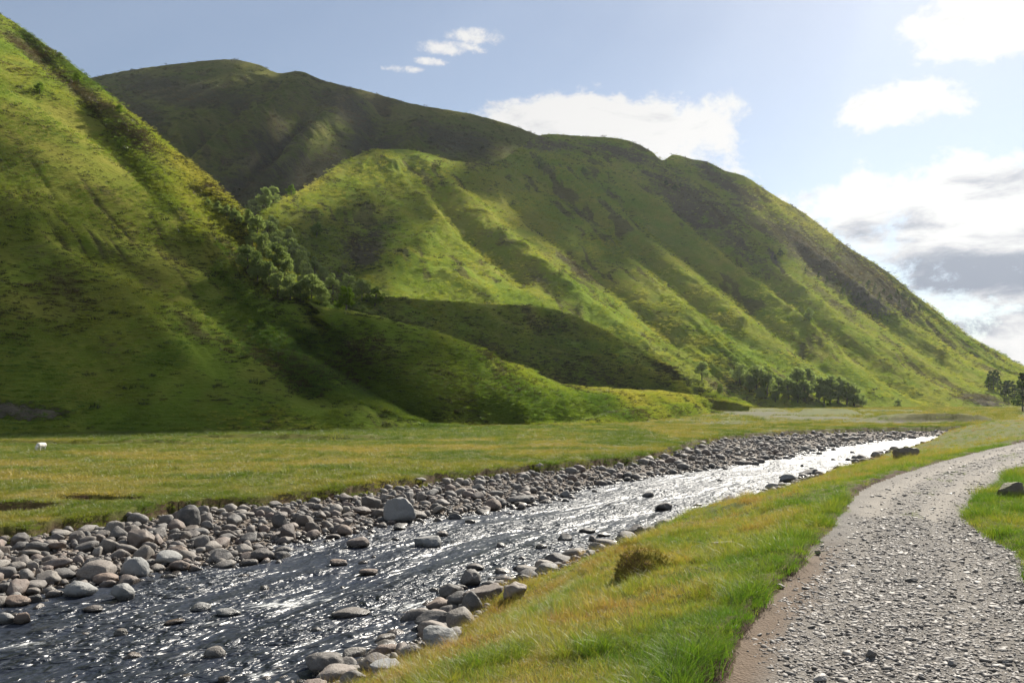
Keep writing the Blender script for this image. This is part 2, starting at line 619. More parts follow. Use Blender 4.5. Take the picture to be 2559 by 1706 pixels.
def mat_water():
    m, t, out = new_mat('river_water')
    uv = t.attr('flow', out='Vector')
    a = t.noise(t.mapping(uv, (.8, 1.5, 1)), 1.7, 2, .5, .7)
    b = t.noise(t.mapping(uv, (.9, 1.5, 1)), 4.6, 1.5, .5, .6)
    h = t.math('ADD', t.math('MULTIPLY', a, .70), t.math('MULTIPLY', b, .27))
    patch = t.noise(t.mapping(uv, (.16, .5, 1)), 1.0, 3, .6, .5)
    h = t.math('MULTIPLY', h, t.math('MULTIPLY_ADD', t.ramp(patch, .36, .66), 1.0, .25))
    nb = t.bump(h, 1.0, .60)
    fo = t.attr('foam')
    fz = t.noise(t.mapping(uv, (.5, 1.6, 1)), 5.0, 6, .7, .8)
    foam = t.ramp(t.math('ADD', fo, t.math('MULTIPLY', t.math('SUBTRACT', fz, .5), 2.2)), .72, 1.15)
    dark = t.mix(a, (.016, .022, .038), (.03, .034, .042))  # slight blue in the base colour stands in for reflected sky
    bs = principled(t, None, dark, t.math('MULTIPLY_ADD', t.ramp(t.math('ADD', t.attr('reach'), t.math('MULTIPLY', patch, 20.0)), 18.0, 62.0), .17, WATER_ROUGH), nb, .5)
    bs.inputs['IOR'].default_value = 1.333
    fb = principled(t, None, (.62, .63, .62), .5, nb, .3)
    mx = t.add('ShaderNodeMixShader')
    t.put(mx.inputs[0], t.math('MULTIPLY', foam, .8))
    t.l.new(bs.outputs[0], mx.inputs[1])
    t.l.new(fb.outputs[0], mx.inputs[2])
    t.l.new(mx.outputs[0], out.inputs['Surface'])
    return m


def resample(poly, k):
    s = np.concatenate([[0], np.cumsum(np.linalg.norm(np.diff(poly, axis=0), axis=1))])
    return np.stack([np.interp(k, s, poly[:, 0]), np.interp(k, s, poly[:, 1])], 1), s


FOAM_SPOTS = [(650, 1385, 150, 16, .8), (480, 1430, 90, 12, .6), (950, 1390, 140, 14, .8), (830, 1545, 120, 14, .5),
              (60, 1480, 120, 14, .55), (300, 1420, 120, 12, .4), (1150, 1320, 150, 12, .5), (560, 1330, 120, 10, .5), (400, 1500, 200, 12, .4),
              (620, 1540, 90, 12, .7), (930, 1330, 120, 9, .4)]


def build_water():
    nl, nt = 760, 130
    ss = np.concatenate([[0], np.cumsum(np.linalg.norm(np.diff(LSH, axis=0), axis=1))])
    lf, _ = resample(LSH, np.linspace(0, ss[-1], 4000))
    rs = np.concatenate([[0], np.cumsum(np.linalg.norm(np.diff(RSH, axis=0), axis=1))])
    rf, _ = resample(RSH, np.linspace(0, rs[-1], 4000))
    near = rf[np.argmin(((lf[:, None, :] - rf[None, :, :]) ** 2).sum(2), axis=1)]
    cen = (lf + near) / 2
    for _ in range(3):
        k = np.ones(41) / 41
        cen = np.stack([np.convolve(np.pad(cen[:, i], 20, mode='edge'), k, mode='valid') for i in (0, 1)], 1)
    cs = np.concatenate([[0], np.cumsum(np.linalg.norm(np.diff(cen, axis=0), axis=1))])
    fine = np.linspace(0, cs[-1], 60000)
    p, _ = resample(cen, fine)
    cw = np.cumsum(1.0 / np.maximum(np.hypot(p[:, 0], p[:, 1]), 9.0))
    cw = (cw - cw[0]) / (cw[-1] - cw[0])
    mid, _ = resample(cen, np.interp(np.linspace(0, 1, nl), cw, fine))
    tg = np.gradient(mid, axis=0)
    tg /= np.linalg.norm(tg, axis=1)[:, None]
    nrm = np.stack([-tg[:, 1], tg[:, 0]], 1)
    tt = np.linspace(0, 1, nt)
    wd = 16.0
    pts = mid[:, None, :] + nrm[:, None, :] * (wd * (.5 - tt))[None, :, None]
    s = np.concatenate([[0], np.cumsum(np.linalg.norm(np.diff(mid, axis=0), axis=1))])
    U = np.repeat(s[:, None], nt, 1)
    Vv = np.repeat(wd * (tt[None, :] - .5), nl, 0)
    x, y = pts[..., 0].ravel(), pts[..., 1].ravel()
    u, v = U.ravel(), Vv.ravel()
    z = .035 * fbm(u / 1.6, v / .75, 2.0, 4, .55) + .02 * perlin(u / .5, v / .3)
    z *= sstep(130, 50, np.hypot(x, y)) * .8 + .2
    ppx, ppy = HX + FPX * x / np.maximum(y, 1), HY + FPX * CZ / np.maximum(y, 1)
    foam = np.zeros_like(x)
    for px, py, rx, ry, k in FOAM_SPOTS:
        foam = np.maximum(foam, k * np.exp(-((ppx - px) / rx) ** 2 - ((ppy - py - (px - ppx) * .12) / ry) ** 2) * (y > 3))
    foam = foam + .18 + .22 * fbm(u / 4, v / 1.2, 7., 3)
    me = mesh_np('water', np.stack([x, y, z], 1), grid_faces(nl, nt), mat_water(), attrs=dict(foam=foam, reach=y))
    fa = me.attributes.new('flow', 'FLOAT_VECTOR', 'POINT')
    fa.data.foreach_set('vector', np.stack([u, v, u * 0], 1).astype(np.float32).ravel())
    tag(link('water', me), 'shallow dark river glittering in the sun as it runs over stones', kind='structure')


build_water()

# ------------------------------------------------------------------ hills
HILL_D = []
HILL_V = []     # (verts, pixel positions) of every hill, to stand trees on


def loft(name, guides, nu, nv, feats, spec, mat, label, wl=14.0, gamp=1.2, namp=1.0, back=.8, famp=.6, foot=0.0, strk=1.0):
    """guides: fall lines, each a list of (px, py[, depth]) from crest to foot; depth is needed at both ends"""
    G = []
    for g in guides:
        pts = [tuple(p) for p in g]
        L = [0.0]
        for a, b in zip(pts[:-1], pts[1:]):
            L.append(L[-1] + math.hypot(b[0] - a[0], b[1] - a[1]))
        known = [(l, 1.0 / p[2]) for l, p in zip(L, pts) if len(p) > 2]
        full = []
        for l, p in zip(L, pts):
            inv = np.interp(l, [k[0] for k in known], [k[1] for k in known])
            full.append(P(p[0], p[1], 1.0 / inv))
        full = np.array(full)
        ls = np.concatenate([[0], np.cumsum(np.linalg.norm(np.diff(full, axis=0), axis=1))])
        k = np.linspace(0, ls[-1], 25)
        G.append(np.stack([np.interp(k, ls, full[:, i]) for i in range(3)], 1))
    G = np.array(G)                                    # guides x 25 x 3
    # smooth each fall line a little
    for _ in range(2):
        G[:, 1:-1] = (G[:, :-2] + 2 * G[:, 1:-1] + G[:, 2:]) / 4
    ng = len(G)
    # across the guides: Catmull-Rom with chord spacing from the middles
    mid = G[:, 10]
    cl = np.concatenate([[0], np.cumsum(np.linalg.norm(np.diff(mid, axis=0), axis=1))])
    ku = np.linspace(0, cl[-1], nu)
    S = np.zeros((nu, 25, 3))
    for i, kk in enumerate(ku):
        j = min(max(int(np.searchsorted(cl, kk, 'right')) - 1, 0), ng - 2)
        s = (kk - cl[j]) / (cl[j + 1] - cl[j])
        p0, p1, p2, p3 = G[max(j - 1, 0)], G[j], G[j + 1], G[min(j + 2, ng - 1)]
        h = cl[j + 1] - cl[j]
        h0 = cl[j] - cl[j - 1] if j > 0 else h
        h1 = cl[j + 2] - cl[j + 1] if j + 2 < ng else h
        m1 = (p2 - p0) / (h + h0) * h
        m2 = (p3 - p1) / (h + h1) * h
        S[i] = (2 * s**3 - 3 * s**2 + 1) * p1 + (s**3 - 2 * s**2 + s) * m1 + (-2 * s**3 + 3 * s**2) * p2 + (s**3 - s**2) * m2
    # down the slope
    kv = np.linspace(0, 24, nv)
    j = np.minimum(kv.astype(int), 23)
    fr = (kv - j)[None, :, None]
    V = S[:, j] * (1 - fr) + S[:, j + 1] * fr
    vv = np.repeat((kv / 24)[None, :], nu, 0)
    uu = np.repeat(ku[:, None], nv, 1)
    px = HX + FPX * V[..., 0] / V[..., 1]
    py = HY - FPX * (V[..., 2] - CZ) / V[..., 1]
    # normals
    du = np.gradient(V, axis=0)
    dv = np.gradient(V, axis=1)
    N = np.cross(du, dv)
    N /= np.linalg.norm(N, axis=2)[..., None] + 1e-9
    N *= np.where(N[..., 2:] < 0, -1, 1)
    x, y, z = V[..., 0], V[..., 1], V[..., 2]
    slope_len = np.linalg.norm(V[:, 0] - V[:, -1], axis=1)[:, None]
    env = sstep(0, .10, vv) * sstep(1.0, .90, vv)
    warp = fbm(x / 45, y / 45, z / 45, 3) * 1.1
    gul = fbm(uu / wl + warp * .35, vv * slope_len / 420.0, 4.4, 3, .5)
    gul = gul - .9 * np.maximum(0, .16 - np.abs(gul)) / .16 * sstep(-.2, .4, fbm(x / 60, y / 60, z / 60 + 5, 2))
    disp = gamp * gul * env * (.25 + 1.5 * sstep(-.15, .45, fbm(x / 70 + 9, y / 70, z / 70, 2)))
    disp += namp * 1.3 * fbm(x / 55, y / 55, z / 55, 3, .35) * env
    disp += namp * .12 * fbm(x / 3.2, y / 3.2, z / 3.2, 3) * sstep(0, .03, vv)
    amt = {k: np.zeros_like(x) for k in ('heath', 'lush', 'rock', 'dryg')}
    for f in feats:
        pl, wdt, a = f
        best = np.full(px.shape, 1e9)
        for (ax, ay), (bx, by) in zip(pl[:-1], pl[1:]):
            ex, ey = bx - ax, by - ay
            t = np.clip(((px - ax) * ex + (py - ay) * ey) / (ex * ex + ey * ey), 0, 1)
            best = np.minimum(best, (px - ax - t * ex) ** 2 + (py - ay - t * ey) ** 2)
        disp += famp * a * np.exp(-best / (wdt * wdt)) * (1 + .35 * fbm(x / 9, y / 9, z / 9, 2)) * sstep(0, .07, vv) * (.3 + .7 * sstep(1.0, .72, vv))
    su = uu + wl * .5 * fbm(x / 25, y / 25, z / 25 + 3, 3)
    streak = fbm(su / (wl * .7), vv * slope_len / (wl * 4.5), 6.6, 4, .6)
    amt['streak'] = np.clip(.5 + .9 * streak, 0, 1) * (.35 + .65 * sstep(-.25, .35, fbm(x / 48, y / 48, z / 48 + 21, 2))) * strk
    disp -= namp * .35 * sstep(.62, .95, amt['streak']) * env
    for key, pts in spec.items():
        for (cx, cy, rx, ry, rot, k) in pts:
            c, s = math.cos(R(rot)), math.sin(R(rot))
            ux, uy = (px - cx) * c + (py - cy) * s, -(px - cx) * s + (py - cy) * c
            amt[key] = np.maximum(amt[key], k * np.exp(-((ux / rx) ** 2 + (uy / ry) ** 2)))
    disp -= foot * np.exp(-((vv - .80) / .14) ** 2)
    rockn = fbm(x / 5, y / 5, z / 5, 3)
    disp += amt['rock'] * (np.abs(rockn) * 2.2 - .6) * (.45 + .55 * sstep(0, .03, vv))
    disp += .25 * namp * fbm(x / 6, y / 6, 8.8, 3) * sstep(.1, 0, vv)
    V = V + N * disp[..., None]
    # the far side of the crest
    dirb = S[:, 0] - S[:, -1]
    dirb[:, 2] = 0
    dirb /= np.linalg.norm(dirb, axis=1)[:, None]
    rowsb = []
    hgt = np.maximum(V[:, 0, 2], 4.0)
    for q, dz in ((.95, 1.2), (.62, .78), (.36, .42), (.18, .18), (.08, .06), (.03, .015)):
        p = V[:, 0] + dirb * (hgt * 1.6 * q * back)[:, None]
        p[:, 2] = V[:, 0, 2] - hgt * dz
        rowsb.append(p)
    B = np.stack(rowsb, 1)
    VV = np.concatenate([B, V], 1)
    # sink the foot
    foot = VV[:, -1:] - dirb[:, None] * 1.5
    foot[..., 2] -= 3.0
    VV = np.concatenate([VV, foot], 1)
    nb = len(rowsb)
    at = {}
    for k, a in amt.items():
        at[k] = np.concatenate([np.repeat(a[:, :1], nb, 1), a, a[:, -1:]], 1).ravel()
    me = mesh_np(name, VV.reshape(-1, 3), grid_faces(nu, nv + nb + 1), mat, attrs=at)
    o = link(name, me)
    tag(o, label, kind='structure')
    HILL_V.append(V.reshape(-1, 3))
    HILL_D.append((V.reshape(-1, 3), {k: a.ravel() for k, a in amt.items()}, px.ravel(), py.ravel()))
    return o


def mat_hill(name, g1, g2, d1, d2, hth, rockc, fine=1.0):
    m, t, out = new_mat(name)
    pos = t.add('ShaderNodeNewGeometry').outputs['Position']
    nL = t.noise(pos, .018, 5, .6)
    nM = t.noise(pos, .11, 6, .62)
    nF = t.noise(t.mapping(pos, (1, 1, 1.6)), .75 * fine, 6, .68)
    nX = t.noise(t.mapping(pos, (.45, .45, 3.0)), .9 * fine, 4, .6, .4)      # sheep terraces
    green = t.mix(nF, g1, g2)
    dry = t.mix(nF, d1, d2)
    fd = t.math('ADD', t.math('MULTIPLY', t.math('SUBTRACT', nM, .5), 2.2), t.math('MULTIPLY', t.math('SUBTRACT', nL, .45), 2.4))
    fd = t.math('ADD', fd, t.attr('dryg'))
    fd = t.math('SUBTRACT', t.math('ADD', fd, .35), t.attr('lush'), clamp=True)
    c = t.mix(fd, green, dry)
    ah = t.attr('heath')
    fh = t.ramp(t.math('ADD', ah, t.math('MULTIPLY', t.math('SUBTRACT', t.math('ADD', t.math('MULTIPLY', nM, .6), t.math('MULTIPLY', nF, .4)), .5), 1.8)), .30, .72)
    heath = t.mix(nF, hth, tuple(v * 2.1 for v in hth))
    c = t.mix(fh, c, heath)
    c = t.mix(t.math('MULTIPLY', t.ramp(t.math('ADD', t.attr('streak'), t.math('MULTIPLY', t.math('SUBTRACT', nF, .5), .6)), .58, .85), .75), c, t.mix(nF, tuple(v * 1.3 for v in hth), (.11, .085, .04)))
    ar = t.attr('rock')
    fr = t.ramp(t.math('ADD', ar, t.math('MULTIPLY', t.math('SUBTRACT', nF, .5), 1.4)), .42, .66)
    c = t.mix(fr, c, t.mix(t.noise(pos, 2.2, 5, .7), rockc, tuple(v * .35 for v in rockc)))
    c = t.mix(t.math('MULTIPLY', t.ramp(nX, .55, .72), .35), c, t.mix(.5, c, (.05, .04, .015)))
    h = t.math('ADD', t.math('MULTIPLY', nF, .8), t.math('ADD', t.math('MULTIPLY', nX, .45), t.math('MULTIPLY', fr, .6)))
    nb = t.bump(h, 1.0, .9 / fine)
    b = principled(t, out, c, 1.0, nb, .0)
    b.inputs['Sheen Weight'].default_value = .12
    b.inputs['Sheen Roughness'].default_value = .5
    t.put(b.inputs['Sheen Tint'], (.8, .9, .25, 1))
    return m


MH = dict(rockc=(.16, .14, .125))
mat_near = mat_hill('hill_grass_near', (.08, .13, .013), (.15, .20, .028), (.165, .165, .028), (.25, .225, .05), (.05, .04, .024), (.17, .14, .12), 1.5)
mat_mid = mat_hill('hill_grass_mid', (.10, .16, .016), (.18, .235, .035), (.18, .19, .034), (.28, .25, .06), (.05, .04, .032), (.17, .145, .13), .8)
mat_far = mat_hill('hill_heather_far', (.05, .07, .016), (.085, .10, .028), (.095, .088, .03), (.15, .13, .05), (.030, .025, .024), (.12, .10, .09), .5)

# back hill
B_g = [[(-200, 330, 1000), (150, 480, 470)],
       [(60, 215, 960), (300, 430, 450)],
       [(205, 180, 900), (290, 270), (390, 370), (430, 430, 430)],
       [(300, 161, 860), (400, 300), (480, 440, 420)],
       [(440, 143, 820), (500, 300), (530, 480, 415)],
       [(530, 137, 790), (560, 300), (575, 500, 410)],
       [(590, 148, 770), (600, 300), (605, 520, 405)],
       [(640, 168, 745), (640, 300), (630, 540, 405)],
       [(690, 164, 720), (690, 300), (680, 540, 420)],
       [(740, 184, 715), (760, 300), (760, 540, 440)],
       [(850, 212, 725), (860, 330), (870, 540, 470)],
       [(960, 241, 745), (980, 350), (990, 540, 500)],
       [(1100, 266, 780), (1120, 370), (1130, 540, 540)],
       [(1240, 313, 820), (1260, 400), (1270, 540, 600)],
       [(1400, 400, 860), (1410, 540, 660)]]
B_f = [([(680, 215), (620, 270), (500, 340), (460, 380)], 26, 9), ([(610, 215), (500, 270), (420, 310)], 22, 6),
       ([(560, 250), (470, 320), (430, 350)], 20, -8), ([(770, 250), (720, 310), (600, 420), (560, 470)], 28, 8),
       ([(700, 260), (620, 360), (540, 430)], 24, -9), ([(880, 250), (860, 320)], 30, -6), ([(960, 290), (930, 350)], 20, 6)]
B_s = dict(heath=[(430, 215, 190, 40, 10, .95), (330, 260, 80, 40, 30, .8), (640, 330, 170, 60, -35, .75), (800, 260, 110, 45, 30, .9),
                  (560, 430, 120, 60, -40, .9), (1050, 320, 150, 40, 15, .8), (720, 400, 130, 60, -20, .85), (850, 330, 100, 40, 0, .8)],
           rock=[(510, 410, 40, 12, -30, .5), (890, 300, 40, 14, 20, .45), (600, 395, 30, 10, -30, .45), (460, 395, 14, 14, 0, .5)],
           dryg=[(580, 150, 90, 14, 10, .6), (720, 185, 60, 12, 20, .6), (900, 235, 200, 12, 12, .5)])
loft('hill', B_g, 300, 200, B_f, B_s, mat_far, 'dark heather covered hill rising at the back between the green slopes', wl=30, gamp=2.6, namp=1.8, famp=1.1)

# big green hill on the right of centre
C_g = [[(560, 560, 300), (700, 690, 262)],
       [(600, 490, 318), (690, 620), (780, 725, 262)],
       [(720, 421, 375), (820, 590), (900, 740, 262)],
       [(790, 372, 410), (900, 560), (1080, 800, 272)],
       [(860, 345, 445), (1000, 540), (1250, 830, 285)],
       [(950, 346, 455), (1120, 560), (1420, 870, 295)],
       [(1050, 371, 480), (1250, 600), (1600, 905, 300)],
       [(1150, 367, 520), (1380, 640), (1740, 930, 305)],
       [(1240, 311, 590), (1480, 600), (1840, 938, 310)],
       [(1340, 313, 620), (1600, 640), (1930, 942, 318)],
       [(1440, 322, 640), (1720, 660), (2030, 945, 330)],
       [(1495, 347, 632), (1780, 680), (2085, 947, 336)],
       [(1520, 368, 628), (1810, 695), (2115, 948, 341)],
       [(1549, 355, 645), (1845, 695), (2150, 949, 346)],
       [(1590, 366, 645), (1890, 705), (2190, 950, 351)],
       [(1625, 372, 642), (1930, 715), (2230, 950, 357)],
       [(1665, 392, 638), (1975, 732), (2275, 951, 363)],
       [(1710, 405, 630), (2030, 750), (2330, 952, 372)],
       [(1780, 450, 612), (2090, 770), (2390, 953, 385)],
       [(1850, 491, 595), (2150, 790), (2440, 955, 398)],
       [(1940, 562, 575), (2210, 810), (2500, 956, 412)],
       [(2040, 625, 560), (2280, 830), (2560, 958, 428)],
       [(2085, 668, 550), (2330, 850), (2600, 958, 440)],
       [(2125, 720, 540), (2370, 865), (2640, 958, 452)],
       [(2250, 792, 528), (2450, 890), (2700, 960, 465)],
       [(2352, 862, 520), (2540, 920), (2760, 960, 478)],
       [(2500, 935, 515), (2860, 962, 490)]]
C_f = [([(860, 350), (960, 430), (1010, 520), (930, 600), (830, 660)], 24, 4.5),
       ([(780, 480), (850, 520), (820, 600)], 40, -5), ([(820, 400), (760, 480)], 16, -2.5), ([(850, 360), (800, 430), (720, 500)], 12, 2.5),
       ([(960, 360), (1130, 520), (1330, 700)], 16, 3.0), ([(930, 400), (1060, 520), (1200, 640)], 18, -3.5),
       ([(1130, 700), (1060, 640), (980, 620)], 22, 3),
       ([(1240, 400), (1420, 540), (1640, 730), (1900, 900)], 13, -4.0), ([(1290, 400), (1480, 560), (1700, 740)], 13, 3.0),
       ([(1180, 470), (1360, 620), (1560, 780)], 14, -3.0), ([(1100, 520), (1300, 660), (1480, 790)], 14, 2.5),
       ([(1440, 470), (1640, 640), (1860, 820), (1960, 890)], 12, -4.5), ([(1500, 470), (1700, 640), (1900, 800)], 13, 4.0),
       ([(1560, 480), (1760, 650), (1960, 800), (2110, 900)], 14, -5.5), ([(1620, 480), (1840, 660), (2060, 820)], 13, 4.5),
       ([(1720, 560), (1900, 700), (2080, 830), (2200, 900)], 11, -4.0), ([(1830, 560), (2000, 700), (2160, 810)], 12, 4.0),
       ([(1960, 690), (2110, 800), (2260, 890)], 9, -3.5), ([(2080, 720), (2220, 820), (2320, 890)], 9, -3.0),
       ([(1700, 790), (1800, 850), (1900, 910)], 11, -3.0), ([(1640, 850), (1720, 900), (1780, 930)], 14, -3.0),
       ([(2000, 850), (2100, 900), (2160, 935)], 8, -2.5), ([(1900, 790), (2050, 880), (2130, 930)], 8, -2.5)]
C_s = dict(heath=[(840, 560, 80, 60, -25, .85), (870, 520, 60, 25, -20, .7), (790, 620, 60, 40, 0, .6), (1330, 480, 60, 14, 35, .65), (1320, 610, 90, 22, 35, .7),
                  (1240, 640, 60, 14, 35, .55), (1690, 560, 180, 22, 40, .6), (1870, 590, 220, 46, 38, .9), (2010, 650, 150, 44, 40, .95), (1600, 470, 220, 50, 36, .75), (1580, 420, 60, 22, 30, .55),
                  (1680, 430, 140, 26, 33, .8), (1240, 330, 160, 26, 8, .7), (1420, 350, 140, 22, 15, .75), (1560, 470, 120, 30, 36, .75), (1120, 375, 90, 14, 0, .6), (1400, 440, 60, 16, 36, .6), (1750, 520, 160, 24, 38, .7), (1920, 700, 120, 18, 38, .6), (1150, 560, 60, 16, 36, .5), (2250, 915, 70, 14, 8, .9), (1700, 880, 120, 30, 12, .5), (1490, 780, 60, 16, 35, .5)],
           rock=[(1850, 570, 110, 16, 38, .7), (1990, 690, 110, 24, 35, .75), (1780, 600, 60, 14, 60, .65), (1900, 610, 90, 16, 40, .7), (2060, 690, 60, 16, 40, .75), (1700, 500, 80, 10, 38, .5), (1560, 440, 50, 12, 36, .5), (2270, 925, 60, 12, 5, .8), (1330, 470, 30, 10, 30, .45),
                 (960, 375, 40, 10, 20, .45), (1950, 580, 60, 12, 40, .6)],
           lush=[(1000, 600, 120, 60, 35, .4), (1200, 690, 120, 30, 15, .55), (1750, 830, 200, 50, 35, .5), (1350, 700, 140, 40, 38, .4), (1980, 880, 160, 40, 30, .45)],
           dryg=[(1200, 480, 160, 40, 38, .5), (1850, 500, 160, 24, 36, .7), (1500, 720, 200, 26, 38, .4), (720, 425, 90, 10, -30, .7)])
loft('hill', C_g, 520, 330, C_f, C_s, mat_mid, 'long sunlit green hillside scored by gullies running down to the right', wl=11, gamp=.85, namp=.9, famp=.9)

# rounded spur in front of it
M_g = [[(760, 690, 225), (830, 900, 206)],
       [(870, 682, 238), (930, 900, 216)],
       [(1000, 690, 248), (1060, 900, 224)],
       [(1160, 700, 262), (1230, 905, 236)],
       [(1240, 704, 270), (1310, 908, 244)],
       [(1330, 730, 270), (1400, 910, 247)],
       [(1420, 774, 268), (1480, 912, 249)],
       [(1500, 820, 264), (1560, 914, 250)],
       [(1570, 862, 260), (1620, 916, 250)],
       [(1640, 902, 256), (1672, 922, 238)],
       [(1700, 919, 255), (1720, 934, 238)]]
M_f = [([(1300, 790), (1400, 795), (1480, 850)], 12, 1.2), ([(1100, 770), (1250, 800)], 16, -1.2), ([(900, 700), (930, 760)], 18, -2)]
M_s = dict(heath=[(1250, 830, 200, 40, 10, .35), (950, 740, 90, 20, 5, .5)], lush=[(1350, 795, 100, 12, 5, .8), (1000, 720, 100, 20, 0, .3)], dryg=[(1500, 800, 120, 16, 33, .5)])
loft('hill', M_g, 260, 120, M_f, M_s, mat_mid, 'rounded green spur in shade in front of the big green hillside', wl=14, gamp=.35, namp=.4, strk=.7)

# near hill on the left with its river terrace
A_g = [[(-1900, -1000, 320), (-900, 1015, 74)],
       [(-1500, -800, 306), (-500, 1010, 78)],
       [(-1100, -600, 292), (-50, 1005, 82)],
       [(-800, -440, 282), (220, 1001, 86)],
       [(-500, -290, 272), (440, 998, 88)],
       [(-250, -130, 260), (640, 994, 91)],
       [(0, 30, 248), (330, 420), (780, 991, 95)],
       [(100, 100, 224), (400, 460), (820, 990, 96)],
       [(205, 178, 204), (480, 530), (860, 989, 97)],
       [(300, 260, 192), (540, 580), (900, 988, 98)],
       [(400, 345, 178), (600, 630), (940, 988, 99)],
       [(490, 420, 165), (650, 680), (975, 987, 99.5)],
       [(565, 500, 152), (700, 725), (1005, 986, 100.5)],
       [(630, 610, 138), (760, 765), (1040, 986, 101.5)],
       [(690, 690, 128), (830, 800), (1080, 985, 102.5)],
       [(780, 713, 126), (900, 810), (1120, 984, 103)],
       [(870, 731, 126), (980, 830), (1170, 983, 105)],
       [(1000, 768, 128), (1090, 860), (1230, 982, 107)],
       [(1120, 815, 132), (1180, 890), (1230, 915, 112.5), (1285, 980, 109)],
       [(1220, 853, 140), (1270, 895), (1300, 919, 116), (1340, 979, 112)],
       [(1300, 884, 150), (1350, 905), (1380, 915, 119.5), (1400, 977, 115.5)],
       [(1400, 893, 175), (1440, 905), (1450, 912, 129), (1460, 972, 124.5)],
       [(1500, 901, 205), (1520, 907), (1530, 909, 150), (1535, 964, 145)],
       [(1570, 905, 232), (1590, 909), (1600, 909, 182), (1605, 954, 177)],
       [(1632, 914, 236), (1642, 924, 212), (1646, 945, 206)]]
A_f = [([(60, 480), (200, 600), (330, 700), (430, 810), (560, 960)], 28, 3.2), ([(0, 560), (130, 680), (230, 800), (300, 900)], 45, -3.5),
       ([(130, 500), (330, 590), (470, 680), (620, 800), (720, 900)], 34, -4.2),
       ([(30, 440), (330, 560), (560, 650), (720, 722), (900, 760), (1100, 830)], 22, 2.6),
       ([(420, 640), (520, 740), (620, 850), (700, 940)], 20, 2.0), ([(540, 700), (640, 800), (740, 900), (800, 960)], 18, -1.8),
       ([(620, 720), (740, 830), (840, 930)], 20, 1.4), ([(350, 680), (430, 760), (500, 850)], 14, -2.0),
       ([(0, 180), (200, 300), (400, 450), (560, 560)], 20, -2.4), ([(0, 300), (250, 430), (500, 560), (640, 640)], 20, 1.6),
       ([(240, 260), (400, 380), (540, 490)], 14, 1.6), ([(700, 760), (900, 850), (1000, 930)], 24, -1.4), ([(0, 780), (100, 880), (160, 980)], 30, 1.8),
       ([(0, 90), (100, 190), (230, 250), (330, 330)], 16, 2.0)]
A_s = dict(heath=[(60, 110, 120, 22, 40, .8), (180, 215, 130, 20, 38, .85), (310, 330, 100, 16, 40, .7), (130, 600, 150, 60, 40, .55), (350, 600, 120, 26, 30, .5),
                  (450, 730, 120, 24, 50, .6), (860, 800, 130, 50, 18, .45), (1000, 850, 120, 26, 18, .4), (1430, 940, 160, 26, 0, .35), (60, 330, 80, 16, 38, .45),
                  (560, 590, 120, 12, 38, .5), (250, 780, 120, 30, 45, .35), (240, 420, 160, 16, 38, .35), (620, 800, 90, 18, 50, .5)],
           rock=[(80, 938, 95, 26, 8, .85), (15, 930, 60, 26, 0, .85), (190, 200, 120, 12, 38, .35), (280, 250, 60, 10, 38, .5)],
           lush=[(470, 800, 160, 40, 48, .6), (900, 900, 180, 50, 20, .7), (750, 960, 200, 40, 5, .5), (300, 960, 220, 30, 5, .4), (650, 690, 160, 16, 25, .4), (1250, 915, 160, 18, 2, .7)],
           dryg=[(500, 430, 180, 34, 40, .8), (560, 540, 90, 26, 40, .9), (200, 300, 140, 26, 38, .5), (40, 170, 60, 30, 40, .6), (1450, 900, 160, 8, 4, .5)])
loft('hill', A_g, 560, 380, A_f, A_s, mat_near, 'steep green hill on the left with ribbed slopes ending in a grassy terrace', wl=8, gamp=.20, namp=.8, famp=.42, foot=3.2, strk=.85)

# ------------------------------------------------------------------ scattering helper (for what nobody could count)
def hidden_collection(name, objs):
    c = bpy.data.collections.new(name)
    for o in objs:
        c.objects.link(o)
    return c


